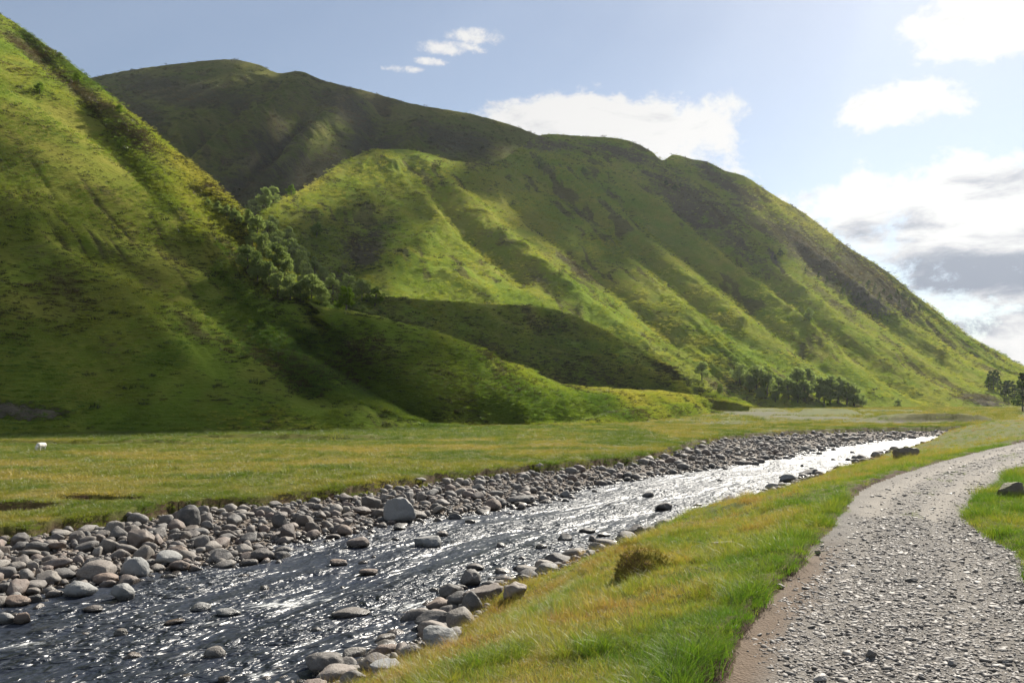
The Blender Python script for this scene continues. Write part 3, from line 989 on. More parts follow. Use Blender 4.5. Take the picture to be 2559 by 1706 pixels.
def scatter(name, pts, rot, scl, pick, variants, attrs, label, mat=None):
    """one object whose points carry instances of the variant meshes"""
    me = bpy.data.meshes.new(name)
    me.vertices.add(len(pts))
    me.vertices.foreach_set('co', np.ascontiguousarray(pts, np.float32).ravel())
    for an, av in (('irot', rot), ('iscl', scl)):
        a = me.attributes.new(an, 'FLOAT_VECTOR', 'POINT')
        a.data.foreach_set('vector', np.ascontiguousarray(av, np.float32).ravel())
    a = me.attributes.new('ipick', 'INT', 'POINT')
    a.data.foreach_set('value', np.ascontiguousarray(pick, np.int32))
    for an, av in attrs.items():
        a = me.attributes.new(an, 'FLOAT', 'POINT')
        a.data.foreach_set('value', np.ascontiguousarray(av, np.float32))
    o = link(name, me)
    vo = []
    for k, vm in enumerate(variants):
        q = bpy.data.objects.new('%s_piece_%02d' % (name, k), vm)
        vo.append(q)
    coll = hidden_collection(name + '_pieces', vo)
    ng = bpy.data.node_groups.new(name + '_scatter', 'GeometryNodeTree')
    ng.interface.new_socket('Geometry', in_out='INPUT', socket_type='NodeSocketGeometry')
    ng.interface.new_socket('Geometry', in_out='OUTPUT', socket_type='NodeSocketGeometry')
    t = NT(ng)
    gi, go = t.add('NodeGroupInput'), t.add('NodeGroupOutput')
    m2p = t.add('GeometryNodeMeshToPoints')
    t.l.new(gi.outputs[0], m2p.inputs[0])
    ci = t.add('GeometryNodeCollectionInfo')
    ci.inputs['Collection'].default_value = coll
    ci.inputs['Separate Children'].default_value = True
    ci.inputs['Reset Children'].default_value = True
    iop = t.add('GeometryNodeInstanceOnPoints')
    t.l.new(m2p.outputs[0], iop.inputs['Points'])
    t.l.new(ci.outputs[0], iop.inputs['Instance'])
    iop.inputs['Pick Instance'].default_value = True

    def na(nm, typ):
        n = t.add('GeometryNodeInputNamedAttribute', data_type=typ)
        n.inputs['Name'].default_value = nm
        return n.outputs[0]
    t.l.new(na('ipick', 'INT'), iop.inputs['Instance Index'])
    e2r = t.add('FunctionNodeEulerToRotation')
    t.l.new(na('irot', 'FLOAT_VECTOR'), e2r.inputs[0])
    t.l.new(e2r.outputs[0], iop.inputs['Rotation'])
    t.l.new(na('iscl', 'FLOAT_VECTOR'), iop.inputs['Scale'])
    t.l.new(iop.outputs[0], go.inputs[0])
    md = o.modifiers.new('scatter', 'NODES')
    md.node_group = ng
    tag(o, label, kind='stuff')
    return o


# ------------------------------------------------------------------ stones
def mat_stone(name, warm=0.0, wet=True, moss=0.0, pale=0.0, dark=0.0):
    m, t, out = new_mat(name)
    g = t.add('ShaderNodeNewGeometry')
    pos = g.outputs['Position']
    rnd = t.add('ShaderNodeObjectInfo').outputs['Random']
    n1 = t.noise(pos, 3.5, 5, .6)
    n2 = t.noise(pos, 24.0, 4, .65)
    cr = t.add('ShaderNodeValToRGB')
    e = cr.color_ramp.elements
    e[0].position, e[0].color = 0.0, (.07, .067, .065, 1)
    e[1].position, e[1].color = 1.0, (.18, .17, .16, 1)
    for p, c in ((.22, (.14, .128, .118, 1)), (.45, (.17, .128, .107, 1)), (.62, (.23, .21, .185, 1)), (.8, (.115, .093, .077, 1))):
        q = e.new(p)
        q.color = c
    t.l.new(rnd, cr.inputs[0])
    c = t.mix(t.math('MULTIPLY', t.ramp(n1, .45, .7), .4), cr.outputs[0], (.28, .265, .245))
    c = t.mix(t.math('MULTIPLY', t.ramp(n2, .45, .7), .6), c, (.07, .062, .055))
    if warm:
        c = t.mix(warm, c, t.mix(n1, (.15, .105, .075), (.25, .18, .14)))
    if pale:
        c = t.mix(pale, c, t.mix(n1, (.20, .203, .20), (.30, .30, .29)))
    if dark:
        c = t.mix(dark, c, t.mix(n1, (.05, .047, .045), (.11, .10, .095)))
    z = t.add('ShaderNodeSeparateXYZ')
    t.l.new(pos, z.inputs[0])
    rough = .72
    if wet:
        wv = t.math('ADD', z.outputs[2], t.math('MULTIPLY', t.math('SUBTRACT', n1, .5), .16))
        wf = t.ramp(wv, .15, .05)
        c = t.mix(wf, c, t.mix(.62, c, (.02, .015, .01)))
        rough = t.math('MULTIPLY_ADD', wf, -.45, .72)
    if moss:
        up = t.add('ShaderNodeSeparateXYZ')
        t.l.new(g.outputs['Normal'], up.inputs[0])
        mf = t.ramp(t.math('ADD', up.outputs[2], t.math('MULTIPLY', t.math('SUBTRACT', n1, .5), 1.6)), 1.15 - moss, 1.5 - moss)
        c = t.mix(mf, c, t.mix(n2, (.05, .05, .012), (.16, .14, .035)))
    nb = t.bump(t.math('ADD', t.math('MULTIPLY', n1, .6), t.math('MULTIPLY', n2, .35)), .9, .07)
    principled(t, out, c, rough, nb, .4)
    return m


MST = mat_stone('river_stone')
MROCK = mat_stone('bank_rock', warm=.35)
MPALE = mat_stone('pale_stone', pale=.75)
MBROWN = mat_stone('brown_stone', warm=.7)
MDARK = mat_stone('dark_stone', dark=.6)
MMOSS = mat_stone('mossy_rock', warm=.3, wet=False, moss=.75)


def ico(sub):
    bm = bmesh.new()
    bmesh.ops.create_icosphere(bm, subdivisions=sub, radius=1.0)
    v = np.array([q.co[:] for q in bm.verts])
    f = np.array([[q.index for q in p.verts] for p in bm.faces])
    bm.free()
    return v, f


ICO = {k: ico(k) for k in (1, 2, 3, 4)}


def stone_mesh(name, seed, sub=2, cuts=6, angular=0.0, dims=(1, 1, 1), mat=None, lump=.22, hard=.75):
    r = np.random.default_rng(seed)
    v, f = ICO[sub]
    v = v.copy()
    o = r.uniform(-40, 40, 3)
    v *= (1 + lump * fbm(v[:, 0] * .8 + o[0], v[:, 1] * .8 + o[1], v[:, 2] * .8 + o[2], 2))[:, None]
    for _ in range(cuts):
        n = r.normal(size=3)
        n /= np.linalg.norm(n)
        c = r.uniform(.52, .86) - .12 * angular
        e = np.maximum(v @ n - c, 0)
        v -= n * (e * (hard + (1 - hard) * angular))[:, None]
    if sub >= 3:
        v += v * (.07 * fbm(v[:, 0] * 3 + o[1], v[:, 1] * 3 + o[2], v[:, 2] * 3, 3))[:, None]
    v *= np.array(dims) / np.maximum(np.abs(v).max(0), .01)
    return mesh_np(name, v, f, mat, smooth=angular < .6)


STONE_ME = [stone_mesh('stone', 100 + i, 3, 5 + i % 4, .15 * (i % 3), (1, rng.uniform(.58, .9), rng.uniform(.40, .72)), MST, lump=.3, hard=.85) for i in range(20)]
COB_ME = [stone_mesh('cobble', 200 + i, 1 if i % 2 else 2, 4, 0.0, (1, rng.uniform(.65, .9), rng.uniform(.45, .7)), MST) for i in range(10)]

# --- named boulders: pixel of the foot centre, width, height in survey pixels, level, label
HERO = [
    (915, 1203, 78, 60, 'L', 'largest pale block of stone on the far bank, undercut and cracked across', 0),
    (423, 1212, 60, 52, 'L', 'tall grey boulder against the grass edge, beside a rounder one', 0),
    (377, 1215, 36, 34, 'L', 'round grey boulder leaning on the tall boulder at the grass edge', 0),
    (308, 1262, 78, 54, 'L', 'squat fractured boulder just below the grass edge on the far bank', 1),
    (210, 1338, 100, 46, 'L', 'long low grey boulder, broadest on the far bank at left', 0),
    (228, 1350, 62, 30, 'L', 'brown slab boulder lying against the long low grey boulder', 0),
    (302, 1334, 66, 50, 'L', 'smooth pale blue-grey boulder near the water between brown stones', 0),
    (274, 1378, 54, 36, 'W', 'rounded pale boulder standing in the shallows, the nearer of two', 0),
    (174, 1370, 76, 34, 'W', 'low domed pale boulder in the shallows beside the rounded one', 0),
    (376, 1300, 72, 34, 'L', 'smooth wide grey boulder behind the pale blue-grey one', 0),
    (400, 1282, 60, 26, 'L', 'pinkish flat boulder among grey cobbles on the far bank', 0),
    (660, 1245, 48, 42, 'L', 'dark upright boulder at the water edge of the far bank', 1),
    (595, 1295, 58, 34, 'L', 'dark rounded boulder touching the water at the end of the cobble spit', 0),
    (818, 1258, 56, 26, 'W', 'single rounded boulder at the edge of the water below the largest block', 0),
    (980, 1256, 68, 26, 'W', 'flat-topped pale boulder in the river off the largest block', 0),
    (640, 1215, 40, 34, 'L', 'squared dark boulder standing above the cobbles', 1),
    (850, 1170, 44, 34, 'L', 'dark blocky boulder at the back of the cobbles near the turf', 1),
    (790, 1235, 36, 28, 'L', 'wide brown boulder by the water left of the largest block', 0),
    (1130, 1176, 44, 30, 'L', 'round brown boulder on the far bank right of the largest block', 0),
    (1195, 1160, 74, 20, 'L', 'long low boulder on the far bank where the cobbles meet the water', 0),
    (515, 1415, 64, 14, 'W', 'flat pale stone barely breaking the water in mid river', 0),
    (455, 1402, 50, 14, 'W', 'small flat stone in mid river left of the flat pale stone', 0),
    (395, 1433, 46, 8, 'W', 'thin brown stone awash in mid river', 0),
    (800, 1420, 90, 13, 'W', 'long thin slab awash near the near bank', 0),
    (205, 1405, 56, 12, 'W', 'dark flat stone awash near the left bank', 0),
    (25, 1392, 70, 22, 'W', 'broad brown flat stone in the shallows at the left edge', 0),
    (45, 1432, 42, 24, 'W', 'angular brown stone in the shallows at far left', 1),
    (8, 1432, 40, 24, 'W', 'pale grey stone at the left edge next to the angular brown one', 0),
    (772, 1300, 50, 14, 'W', 'pinkish stone awash in mid river', 0),
    (845, 1322, 46, 16, 'W', 'brown stone with white water behind it in mid river', 0),
    (1080, 1345, 50, 36, 'W', 'round grey boulder in the water near the near bank', 0),
    (1036, 1376, 58, 34, 'W', 'smooth domed boulder in the water in front of the round grey one', 0),
    (1110, 1388, 100, 40, 'R', 'wide wavy grey rock at the foot of the near bank', 1),
    (1182, 1382, 62, 42, 'R', 'knobbly grey rock against the grass of the near bank', 1),
    (1000, 1412, 84, 38, 'R', 'rough brown rock at the water edge, upper of a pair', 1),
    (1000, 1450, 104, 52, 'R', 'rough dark rock at the water edge, lower of a pair', 1),
    (1010, 1490, 90, 44, 'R', 'pale ribbed rock under the grass of the near bank', 1),
    (735, 1548, 100, 52, 'W', 'rounded dark boulder cluster standing in the water at the bottom', 0),
    (875, 1516, 66, 34, 'W', 'brown lumpy rock in the shallows at the bottom', 1),
    (880, 1558, 80, 44, 'R', 'flat-faced pale rock at the foot of the near bank, lowest in view', 1),
    (805, 1572, 60, 30, 'W', 'smooth half-sunk stone at the very bottom beside the cluster', 0),
    (1460, 1240, 54, 36, 'W', 'square dark boulder standing in the glittering water', 1),
    (1290, 1310, 80, 46, 'W', 'big pitted dark boulder at the near bank beyond the mossy hummock', 1),
    (1528, 1172, 46, 18, 'W', 'low dark boulder out in the glitter', 1),
    (1350, 1224, 40, 10, 'W', 'flat stone in the glitter left of the square dark boulder', 0),
    (1388, 1232, 34, 9, 'W', 'small flat stone just left of the square dark boulder', 0),
    (1092, 1308, 46, 12, 'W', 'thin dark stone in the bright riffle', 0),
    (1870, 1095, 60, 18, 'R', 'dark jagged rock on the near bank far along the river', 1),
    (1815, 1112, 56, 26, 'R', 'pale jagged rock on the near bank far along the river', 1),
    (1780, 1128, 40, 20, 'R', 'dark rounded rock next to the pale jagged one', 1),
]

TAKEN = []


def place_hero(i, spec):
    px, py, w, h, zone, label, ang = spec
    lev = 0.0
    if zone == 'W':
        d = CZ * FPX / (py - HY)
        x, y, g = d * (px - HX) / FPX, d, 0.0
    else:
        x, y, g = ground_hit(px, py)
        d = y
    W, H = w / FPX * d, h / FPX * d
    sink = .18 if zone != 'W' else .25
    hz = H / (2 - 2 * sink) * 1.0
    dims = (W / 2, W / 2 * rng.uniform(.68, .9), max(hz, W * .12))
    me = stone_mesh('boulder', 500 + i, 4 if w > 48 else 3, 9 if ang else 6, .30 if ang else 0.0, dims, MPALE if 'pale' in label else MBROWN if ('brown' in label or 'pink' in label) else MDARK if 'dark' in label else MROCK if ang else MST, lump=.3 if ang else .16, hard=.85 if ang else .7)
    o = link('boulder', me, loc=(x, y + W * .3, max(g, 0 if zone == 'W' else -9) + dims[2] * (1 - 2 * sink)))
    o.rotation_euler = (rng.uniform(-.08, .08), rng.uniform(-.1, .1), rng.uniform(-.35, .35))
    tag(o, label, 'boulder')
    TAKEN.append((x, y + W * .3, W / 2))


for i, h in enumerate(HERO):
    place_hero(i, h)

# --- the cobbles: largest 300 in view are stones of their own, the rest is a mass
def throw(n, lo, hi, xr, accept, size, gap):
    """dart throwing in plan with a coarse hash"""
    cells = {}
    out = []
    for x, y, r in TAKEN:
        cells.setdefault((int(x // 1.2), int(y // 1.2)), []).append((x, y, r))
    a = rng.uniform(xr[0], xr[1], n)
    d = np.exp(rng.uniform(math.log(lo), math.log(hi), n))
    x, y = a * d, d
    ok, q = accept(x, y)
    x, y, q = x[ok], y[ok], q[ok]
    s = size(x, y, q)
    for i in np.argsort(-s):
        r = s[i]
        cx, cy = int(x[i] // 1.2), int(y[i] // 1.2)
        bad = False
        for gx in (cx - 1, cx, cx + 1):
            for gy in (cy - 1, cy, cy + 1):
                for (bx, by, br) in cells.get((gx, gy), ()):
                    if (bx - x[i]) ** 2 + (by - y[i]) ** 2 < (gap * (br + r)) ** 2:
                        bad = True
                        break
                if bad: break
            if bad: break
        if bad:
            continue
        cells.setdefault((cx, cy), []).append((x[i], y[i], r))
        out.append((x[i], y[i], r))
    return np.array(out)


def acc_left(x, y):
    dL, dG = pdist(x, y, LSH), pdist(x, y, GED)
    return (dL > -.25) & (dG < .12), np.clip(-dG, 0, 9)


def acc_right(x, y):
    dR = -pdist(x, y, RSH)
    return (dR > -.5) & (dR < 1.5) & (pdist(x, y, LSH) < -.5), dR


def acc_river(x, y):
    dL, dR = pdist(x, y, LSH), -pdist(x, y, RSH)
    return (dL < -.1) & (dR < -.1) & (rng.random(x.shape) < np.exp(np.maximum(dL, dR) * 1.0) + .04), np.maximum(dL, dR)


left = throw(90000, 12.5, 112, (-.85, .62), acc_left, lambda x, y, q: np.clip(np.exp(rng.normal(-2.62, .70, x.shape)), .035, .34) * (1 + y / 220), .62)
right = throw(13000, 11, 100, (-.5, .6), acc_right, lambda x, y, q: np.clip(np.exp(rng.normal(-2.2, .55, x.shape)), .05, .36) * (1 + y / 110), .62)
inriv = throw(2600, 12, 95, (-.7, .6), acc_river, lambda x, y, q: np.clip(np.exp(rng.normal(-2.0, .35, x.shape)), .07, .26) * (1 + y / 160), 1.5)
zone = np.concatenate([np.zeros(len(left)), np.ones(len(right)), np.full(len(inriv), 2)]).astype(int)
allst = np.concatenate([left, right, inriv])
gz = ground(allst[:, 0], allst[:, 1])
gz = np.where(zone == 2, -.06, gz)
show = allst[:, 2] / allst[:, 1] * np.where(np.abs(allst[:, 0] / allst[:, 1]) < .63, 1, 0)
order = np.argsort(-show)
single, rest = order[:300 - 0], order[300:]
SHORT = {33: 'knobbly grey rock', 36: 'pale ribbed rock', 38: 'brown lumpy rock', 39: 'flat-faced pale rock', 2: 'round boulder leaning on the tall one', 9: 'smooth wide grey boulder', 10: 'pinkish flat boulder', 13: 'boulder at the water below the largest block', 16: 'dark blocky boulder at the back', 17: 'wide brown boulder by the water', 0: 'largest pale block', 1: 'tall boulder at the grass edge', 3: 'squat fractured boulder', 4: 'long low grey boulder', 6: 'smooth pale blue-grey boulder',
         11: 'dark upright boulder', 12: 'cobble spit end', 15: 'squared dark boulder', 18: 'round brown boulder', 19: 'long low boulder where cobbles meet water',
         25: 'broad brown flat stone at the left edge', 32: 'wide wavy grey rock', 35: 'rough brown and dark pair of rocks', 37: 'dark boulder cluster at the bottom',
         41: 'square dark boulder in the glitter', 42: 'big pitted dark boulder', 48: 'pale jagged rock far along'}
ZL = [('loose stone on the far bank nearest the %s', 'loose stones on the far river bank'),
      ('loose stone along the near bank nearest the %s', 'loose stones along the near bank'),
      ('stone alone in the water nearest the %s', 'stones standing in the river')]


def beside(x, y):
    k = min(SHORT, key=lambda i: (TAKEN[i][0] - x) ** 2 + (TAKEN[i][1] - y) ** 2)
    return SHORT[k]


for n, k in enumerate(single):
    x, y, r = allst[k]
    o = link('stone', STONE_ME[n % len(STONE_ME)], loc=(x, y, gz[k] + r * rng.uniform(.18, .45)))
    o.scale = (r, r * rng.uniform(.8, 1.1), r * rng.uniform(.75, 1.3))
    o.rotation_euler = (rng.uniform(-.3, .3), rng.uniform(-.3, .3), rng.uniform(0, 6.28))
    tag(o, ZL[zone[k]][0] % beside(x, y), 'stone', ZL[zone[k]][1])
npb = 42000
pa = rng.uniform(-.75, .6, npb)
pdp = np.exp(rng.uniform(math.log(12), math.log(112), npb))
pxx, pyy = pa * pdp, pdp
okp = ((pdist(pxx, pyy, LSH) > -.35) & (pdist(pxx, pyy, GED) < .05)) | ((-pdist(pxx, pyy, RSH) > -.5) & (-pdist(pxx, pyy, RSH) < 1.5))
pxx, pyy = pxx[okp], pyy[okp]
peb = np.stack([pxx, pyy, np.clip(np.exp(rng.normal(-3.2, .4, len(pxx))), .015, .09) * (1 + pyy / 60)], 1)
rest = np.concatenate([rest, np.arange(len(allst), len(allst) + len(peb))])
allst = np.concatenate([allst, peb])
gz = np.concatenate([gz, ground(pxx, pyy)])
m = len(rest)
a = allst[rest]
scatter('cobbles', np.stack([a[:, 0], a[:, 1], gz[rest] + a[:, 2] * rng.uniform(.1, .4, m)], 1),
        np.stack([rng.uniform(-.35, .35, m), rng.uniform(-.35, .35, m), rng.uniform(0, 6.28, m)], 1),
        np.stack([a[:, 2], a[:, 2], a[:, 2] * rng.uniform(.95, 1.6, m)], 1), rng.integers(0, len(COB_ME), m), COB_ME, {},
        'mass of smaller grey cobbles along both banks of the river')

# --- boulders lying in the grass
def grass_boulder(name, px, py, w, h, label, mat, seed, dims_y=.8, ang=.5, sink=.2, cat='boulder'):
    x, y, g = ground_hit(px, py)
    W, H = w / FPX * y, h / FPX * y
    dims = (W / 2, W / 2 * dims_y, H / 2 / (1 - sink))
    me = stone_mesh(name, seed, 4, 9, ang, dims, mat, lump=.3, hard=.88)
    o = link(name, me, loc=(x, y + W * .2, g + dims[2] * (1 - 2 * sink)))
    tag(o, label, cat)
    return o


grass_boulder('boulder', 2082, 1052, 62, 26, 'dark grey boulder in the grass between river and track, far along', MMOSS, 901)
grass_boulder('boulder', 2332, 1140, 66, 40, 'moss-topped dark boulder in the grass right of the track', MMOSS, 907)
grass_boulder('boulder', 1665, 1258, 60, 20, 'low brown rock half buried in grass at the edge of the near bank', MROCK, 911)
grass_boulder('boulder', 1236, 1078, 26, 13, 'lone round grey boulder on the turf above the far bank', MST, 913, ang=0)
grass_boulder('boulder', 965, 1106, 28, 9, 'small pale flat boulder on the turf above the far bank', MST, 914, ang=0)
grass_boulder('boulder', 455, 1245, 40, 30, 'white-topped boulder tucked under the grass edge', MST, 915) if False else None

# --- loose gravel of the track
def mat_gravel():
    m, t, out = new_mat('gravel_stone')
    rnd = t.add('ShaderNodeObjectInfo').outputs['Random']
    pos = t.add('ShaderNodeNewGeometry').outputs['Position']
    cr = t.add('ShaderNodeValToRGB')
    e = cr.color_ramp.elements
    e[0].position, e[0].color = 0.0, (.10, .094, .088, 1)
    e[1].position, e[1].color = 1.0, (.35, .335, .315, 1)
    for p, c in ((.25, (.17, .158, .147, 1)), (.5, (.235, .215, .197, 1)), (.75, (.26, .232, .206, 1))):
        e.new(p).color = c
    t.l.new(rnd, cr.inputs[0])
    c = t.mix(t.math('MULTIPLY', t.noise(pos, 60, 3), .5), cr.outputs[0], (.12, .105, .09))
    principled(t, out, c, .7, None, .35)
    return m


MGR = mat_gravel()
GRV = [stone_mesh('chip', 300 + i, 1, 7, .9, (1, rng.uniform(.55, .9), rng.uniform(.18, .42)), MGR, lump=.3, hard=.95) for i in range(14)]
n = 240000
a = rng.uniform(0, 1.1, n)
d = np.exp(rng.uniform(math.log(4.0), math.log(45), n))
x, y = a * d, d
z, q = ground(x, y, True)
coarse = sstep(16.2, 14.6, y + .8 * q['w1'])
keep = q['onroad'] & (rng.random(n) < np.where(coarse > .5, 1.0 - .28 * np.clip(q['ruts'] + .5 * q['w1'], 0, 1), .16 + .5 * np.clip(1 - q['ruts'], 0, 1) * .6)) & (-q['dA'] > .02 + .45 * rng.random(n) ** .5 + .2 * q['w1'] * (y < 13))
x, y, z = x[keep], y[keep], z[keep]
n = len(x)
r = np.clip(np.exp(rng.normal(-4.3, .58, n)), .006, .055) * (.75 + y / 24)
scatter('gravel', np.stack([x, y, z + r * .02], 1), np.stack([rng.uniform(-.4, .4, n), rng.uniform(-.4, .4, n), rng.uniform(0, 6.28, n)], 1),
        np.stack([r, r, r], 1), rng.integers(0, len(GRV), n), GRV, {}, 'loose grey gravel chips covering the track')
TRK = [(1880, 1275, 16, 10, 'dark stone lying on the sandy edge of the track, farther one'), (1793, 1352, 22, 14, 'dark stone on the sandy edge of the track, nearer one'),
       (2100, 1337, 34, 12, 'flat dark stone lying in the middle of the track'), (2350, 1385, 20, 12, 'dark stone at the right edge of the picture on the track'),
       (2005, 1512, 30, 20, 'pale upright stone on the track, nearest in view'), (1885, 1566, 38, 16, 'flat brown stone at the bottom of the track'),
       (2190, 1530, 24, 14, 'grey chunk on the track at lower right')]
for i, (px, py, w, h, lb) in enumerate(TRK):
    grass_boulder('loose_stone', px, py, w, h, lb, MGR, 950 + i, cat='stone', ang=.9, sink=.1)

# ------------------------------------------------------------------ grass
def mat_grass(name, stops, trans=.5):
    m, t, out = new_mat(name)
    tint = t.attr('tint', 'INSTANCER')
    hgt = t.attr('along')
    cr = t.add('ShaderNodeValToRGB')
    e = cr.color_ramp.elements
    e[0].position, e[0].color = stops[0][0], stops[0][1] + (1,)
    e[1].position, e[1].color = stops[-1][0], stops[-1][1] + (1,)
    for p, c in stops[1:-1]:
        e.new(p).color = c + (1,)
    t.l.new(t.math('ADD', tint, t.math('MULTIPLY', t.math('SUBTRACT', t.attr('blade'), .5), .45), clamp=True), cr.inputs[0])
    c = t.mix(t.math('MULTIPLY', t.ramp(hgt, .55, 1.0), .30), cr.outputs[0], (.30, .25, .09))
    df = t.add('ShaderNodeBsdfDiffuse')
    t.l.new(c, df.inputs[0])
    tr = t.add('ShaderNodeBsdfTranslucent')
    t.l.new(t.mix(1.0, c, (1.25, 1.3, .7), 'MULTIPLY'), tr.inputs[0])
    mx = t.add('ShaderNodeMixShader')
    mx.inputs[0].default_value = trans
    t.l.new(df.outputs[0], mx.inputs[1])
    t.l.new(tr.outputs[0], mx.inputs[2])
    gl = t.add('ShaderNodeBsdfGlossy')
    gl.inputs['Roughness'].default_value = .45
    m2 = t.add('ShaderNodeMixShader')
    m2.inputs[0].default_value = .04
    t.l.new(mx.outputs[0], m2.inputs[1])
    t.l.new(gl.outputs[0], m2.inputs[2])
    t.l.new(m2.outputs[0], out.inputs['Surface'])
    return m


def clump(name, seed, n, rad, h, w, lean, mat, seg=3):
    r = np.random.default_rng(seed)
    V, F, al, bl = [], [], [], []
    for i in range(n):
        a = r.uniform(0, 6.283)
        q = rad * math.sqrt(r.random())
        base = np.array([q * math.cos(a), q * math.sin(a), -.02])
        hh = h * r.uniform(.55, 1.15) * (1 - .35 * (q / rad) ** 2)
        az = a + r.normal(0, .9)
        ln = lean * r.uniform(.3, 1.5)
        dirv = np.array([math.cos(az), math.sin(az), 0])
        face = r.uniform(0, 6.283)
        side = np.array([math.cos(face), math.sin(face), 0])
        b = r.random()
        k0 = len(V)
        for s in range(seg + 1):
            f = s / seg
            p = base + np.array([0, 0, hh * (f - .35 * ln * f * f)]) + dirv * hh * ln * f * f
            ww = w * (1 - f) ** .7 * .5 if s < seg else 0
            if s < seg:
                V += [p - side * ww, p + side * ww]
                al += [f, f]
                bl += [b, b]
            else:
                V.append(p)
                al.append(1)
                bl.append(b)
        for s in range(seg - 1):
            q0 = k0 + 2 * s
            F.append((q0, q0 + 1, q0 + 3, q0 + 2))
        q0 = k0 + 2 * (seg - 1)
        F.append((q0, q0 + 1, q0 + 2, q0 + 2))
    tris = []
    for f in F:
        tris.append(f[:3])
        if f[3] != f[2]:
            tris.append((f[0], f[2], f[3]))
    return mesh_np(name, np.array(V), np.array(tris), mat, smooth=False, attrs=dict(along=np.array(al), blade=np.array(bl)))


GST = [(0.0, (.06, .13, .010)), (.28, (.12, .18, .016)), (.5, (.20, .21, .03)), (.75, (.30, .23, .065)), (1.0, (.27, .14, .06))]
MGA = mat_grass('bank_grass', GST, .5)
GST2 = [(0.0, (.07, .115, .012)), (.35, (.125, .155, .018)), (.65, (.20, .185, .034)), (1.0, (.30, .23, .07))]
MGB = mat_grass('meadow_grass', GST2, .45)
CL_A = [clump('tuft', 10 + i, 46, .13, .20 + .035 * i, .0055, .75, MGA) for i in range(5)]
CL_A += [clump('wisp', 30 + i, 14, .12, .34, .0032, .55, MGA) for i in range(3)]
CL_A += [clump('turf', 40 + i, 70, .17, .11, .006, .8, MGA, 2) for i in range(3)]
CL_B = [clump('tuft', 60 + i, 60, .30, .26 + .05 * i, .016, .8, MGB, 2) for i in range(4)]
CL_B += [clump('sward', 70 + i, 60, .45, .17, .016, .8, MGB, 2) for i in range(3)]


def grass_points(n, lo, hi, ar, acc):
    a = rng.uniform(ar[0], ar[1], n)
    d = np.sqrt(rng.uniform(lo * lo, hi * hi, n))
    x, y = a * d, d
    z, q = ground(x, y, True)
    k = acc(x, y, z, q)
    return x[k], y[k], z[k], {kk: (vv[k] if isinstance(vv, np.ndarray) and vv.shape == k.shape else vv) for kk, vv in q.items()}


def bank_ok(x, y, z, q):
    bank = (q['dR'] > 1.3 + .4 * q['w1']) & (q['dA'] > .10)
    verge = (q['dB'] > .05) & (q['dA'] < 0)
    strip = q['onroad'] & (np.abs(q['f'] - .5) < .13) & (q['w1'] > .15) & (y > 14) & (rng.random(x.shape) < .5)
    return bank | verge | strip


def do_bank():
    X, Y, Z, T, S, K = [], [], [], [], [], []
    for n, lo, hi, sc in ((16000, 3.6, 9, 1.0), (26000, 9, 18, 1.15), (34000, 18, 40, 1.3), (34000, 40, 130, 1.7)):
        x, y, z, q = grass_points(n, lo, hi, (-.62, .85), bank_ok)
        big = fbm(x / 2.2, y / 2.2, 12., 3)
        fine = fbm(x / .5, y / .5, 15., 2)
        nearroad = np.exp(-(np.maximum(q['dA'], 0) / 1.1) ** 2) * (q['dA'] > 0) + np.exp(-(np.maximum(q['dB'], 0) / 1.5) ** 2) * (q['dB'] > 0)
        t = .58 + .5 * big + .25 * fine - .42 * nearroad + .16 * sstep(3.5, 1.0, q['dR']) * (q['dA'] > .5)
        t = np.where(q['onroad'], .3, t)
        lush = (fbm(x / 1.1, y / 1.1, 22., 2) > .18)
        k = np.where(rng.random(len(x)) < .20, rng.integers(5, 8, len(x)), np.where(lush, rng.integers(0, 5, len(x)), rng.integers(8, 11, len(x))))
        s = sc * .78 * rng.uniform(.5, 1.4, len(x)) * (1 + .2 * nearroad * lush)
        s = np.where(q['onroad'], s * .5, s)
        X.append(x); Y.append(y); Z.append(z); T.append(np.clip(t, 0, 1)); S.append(s); K.append(k)
    x, y, z, t, s, k = [np.concatenate(v) for v in (X, Y, Z, T, S, K)]
    m = len(x)
    scatter('grass', np.stack([x, y, z - .01], 1), np.stack([rng.normal(0, .12, m), rng.normal(0, .12, m), rng.uniform(0, 6.28, m)], 1),
            np.stack([s, s, s * rng.uniform(.7, 1.15, m)], 1), k, CL_A, dict(tint=t), 'long green and straw coloured grass on the near bank and verges')


do_bank()


def meadow_ok(x, y, z, q):
    ok = (q['dL'] > 0) & (q['dG'] > .12) & (rng.random(x.shape) > 1.4 * wash(x, y, z))
    for hx, hy, rx, ry, hh, so in MOUNDS:
        if so > .5:
            ok &= ~((np.abs((x - hx) / rx) < 1.0) & ((y - hy) / ry > -1.3) & ((y - hy) / ry < -.3))
    return ok


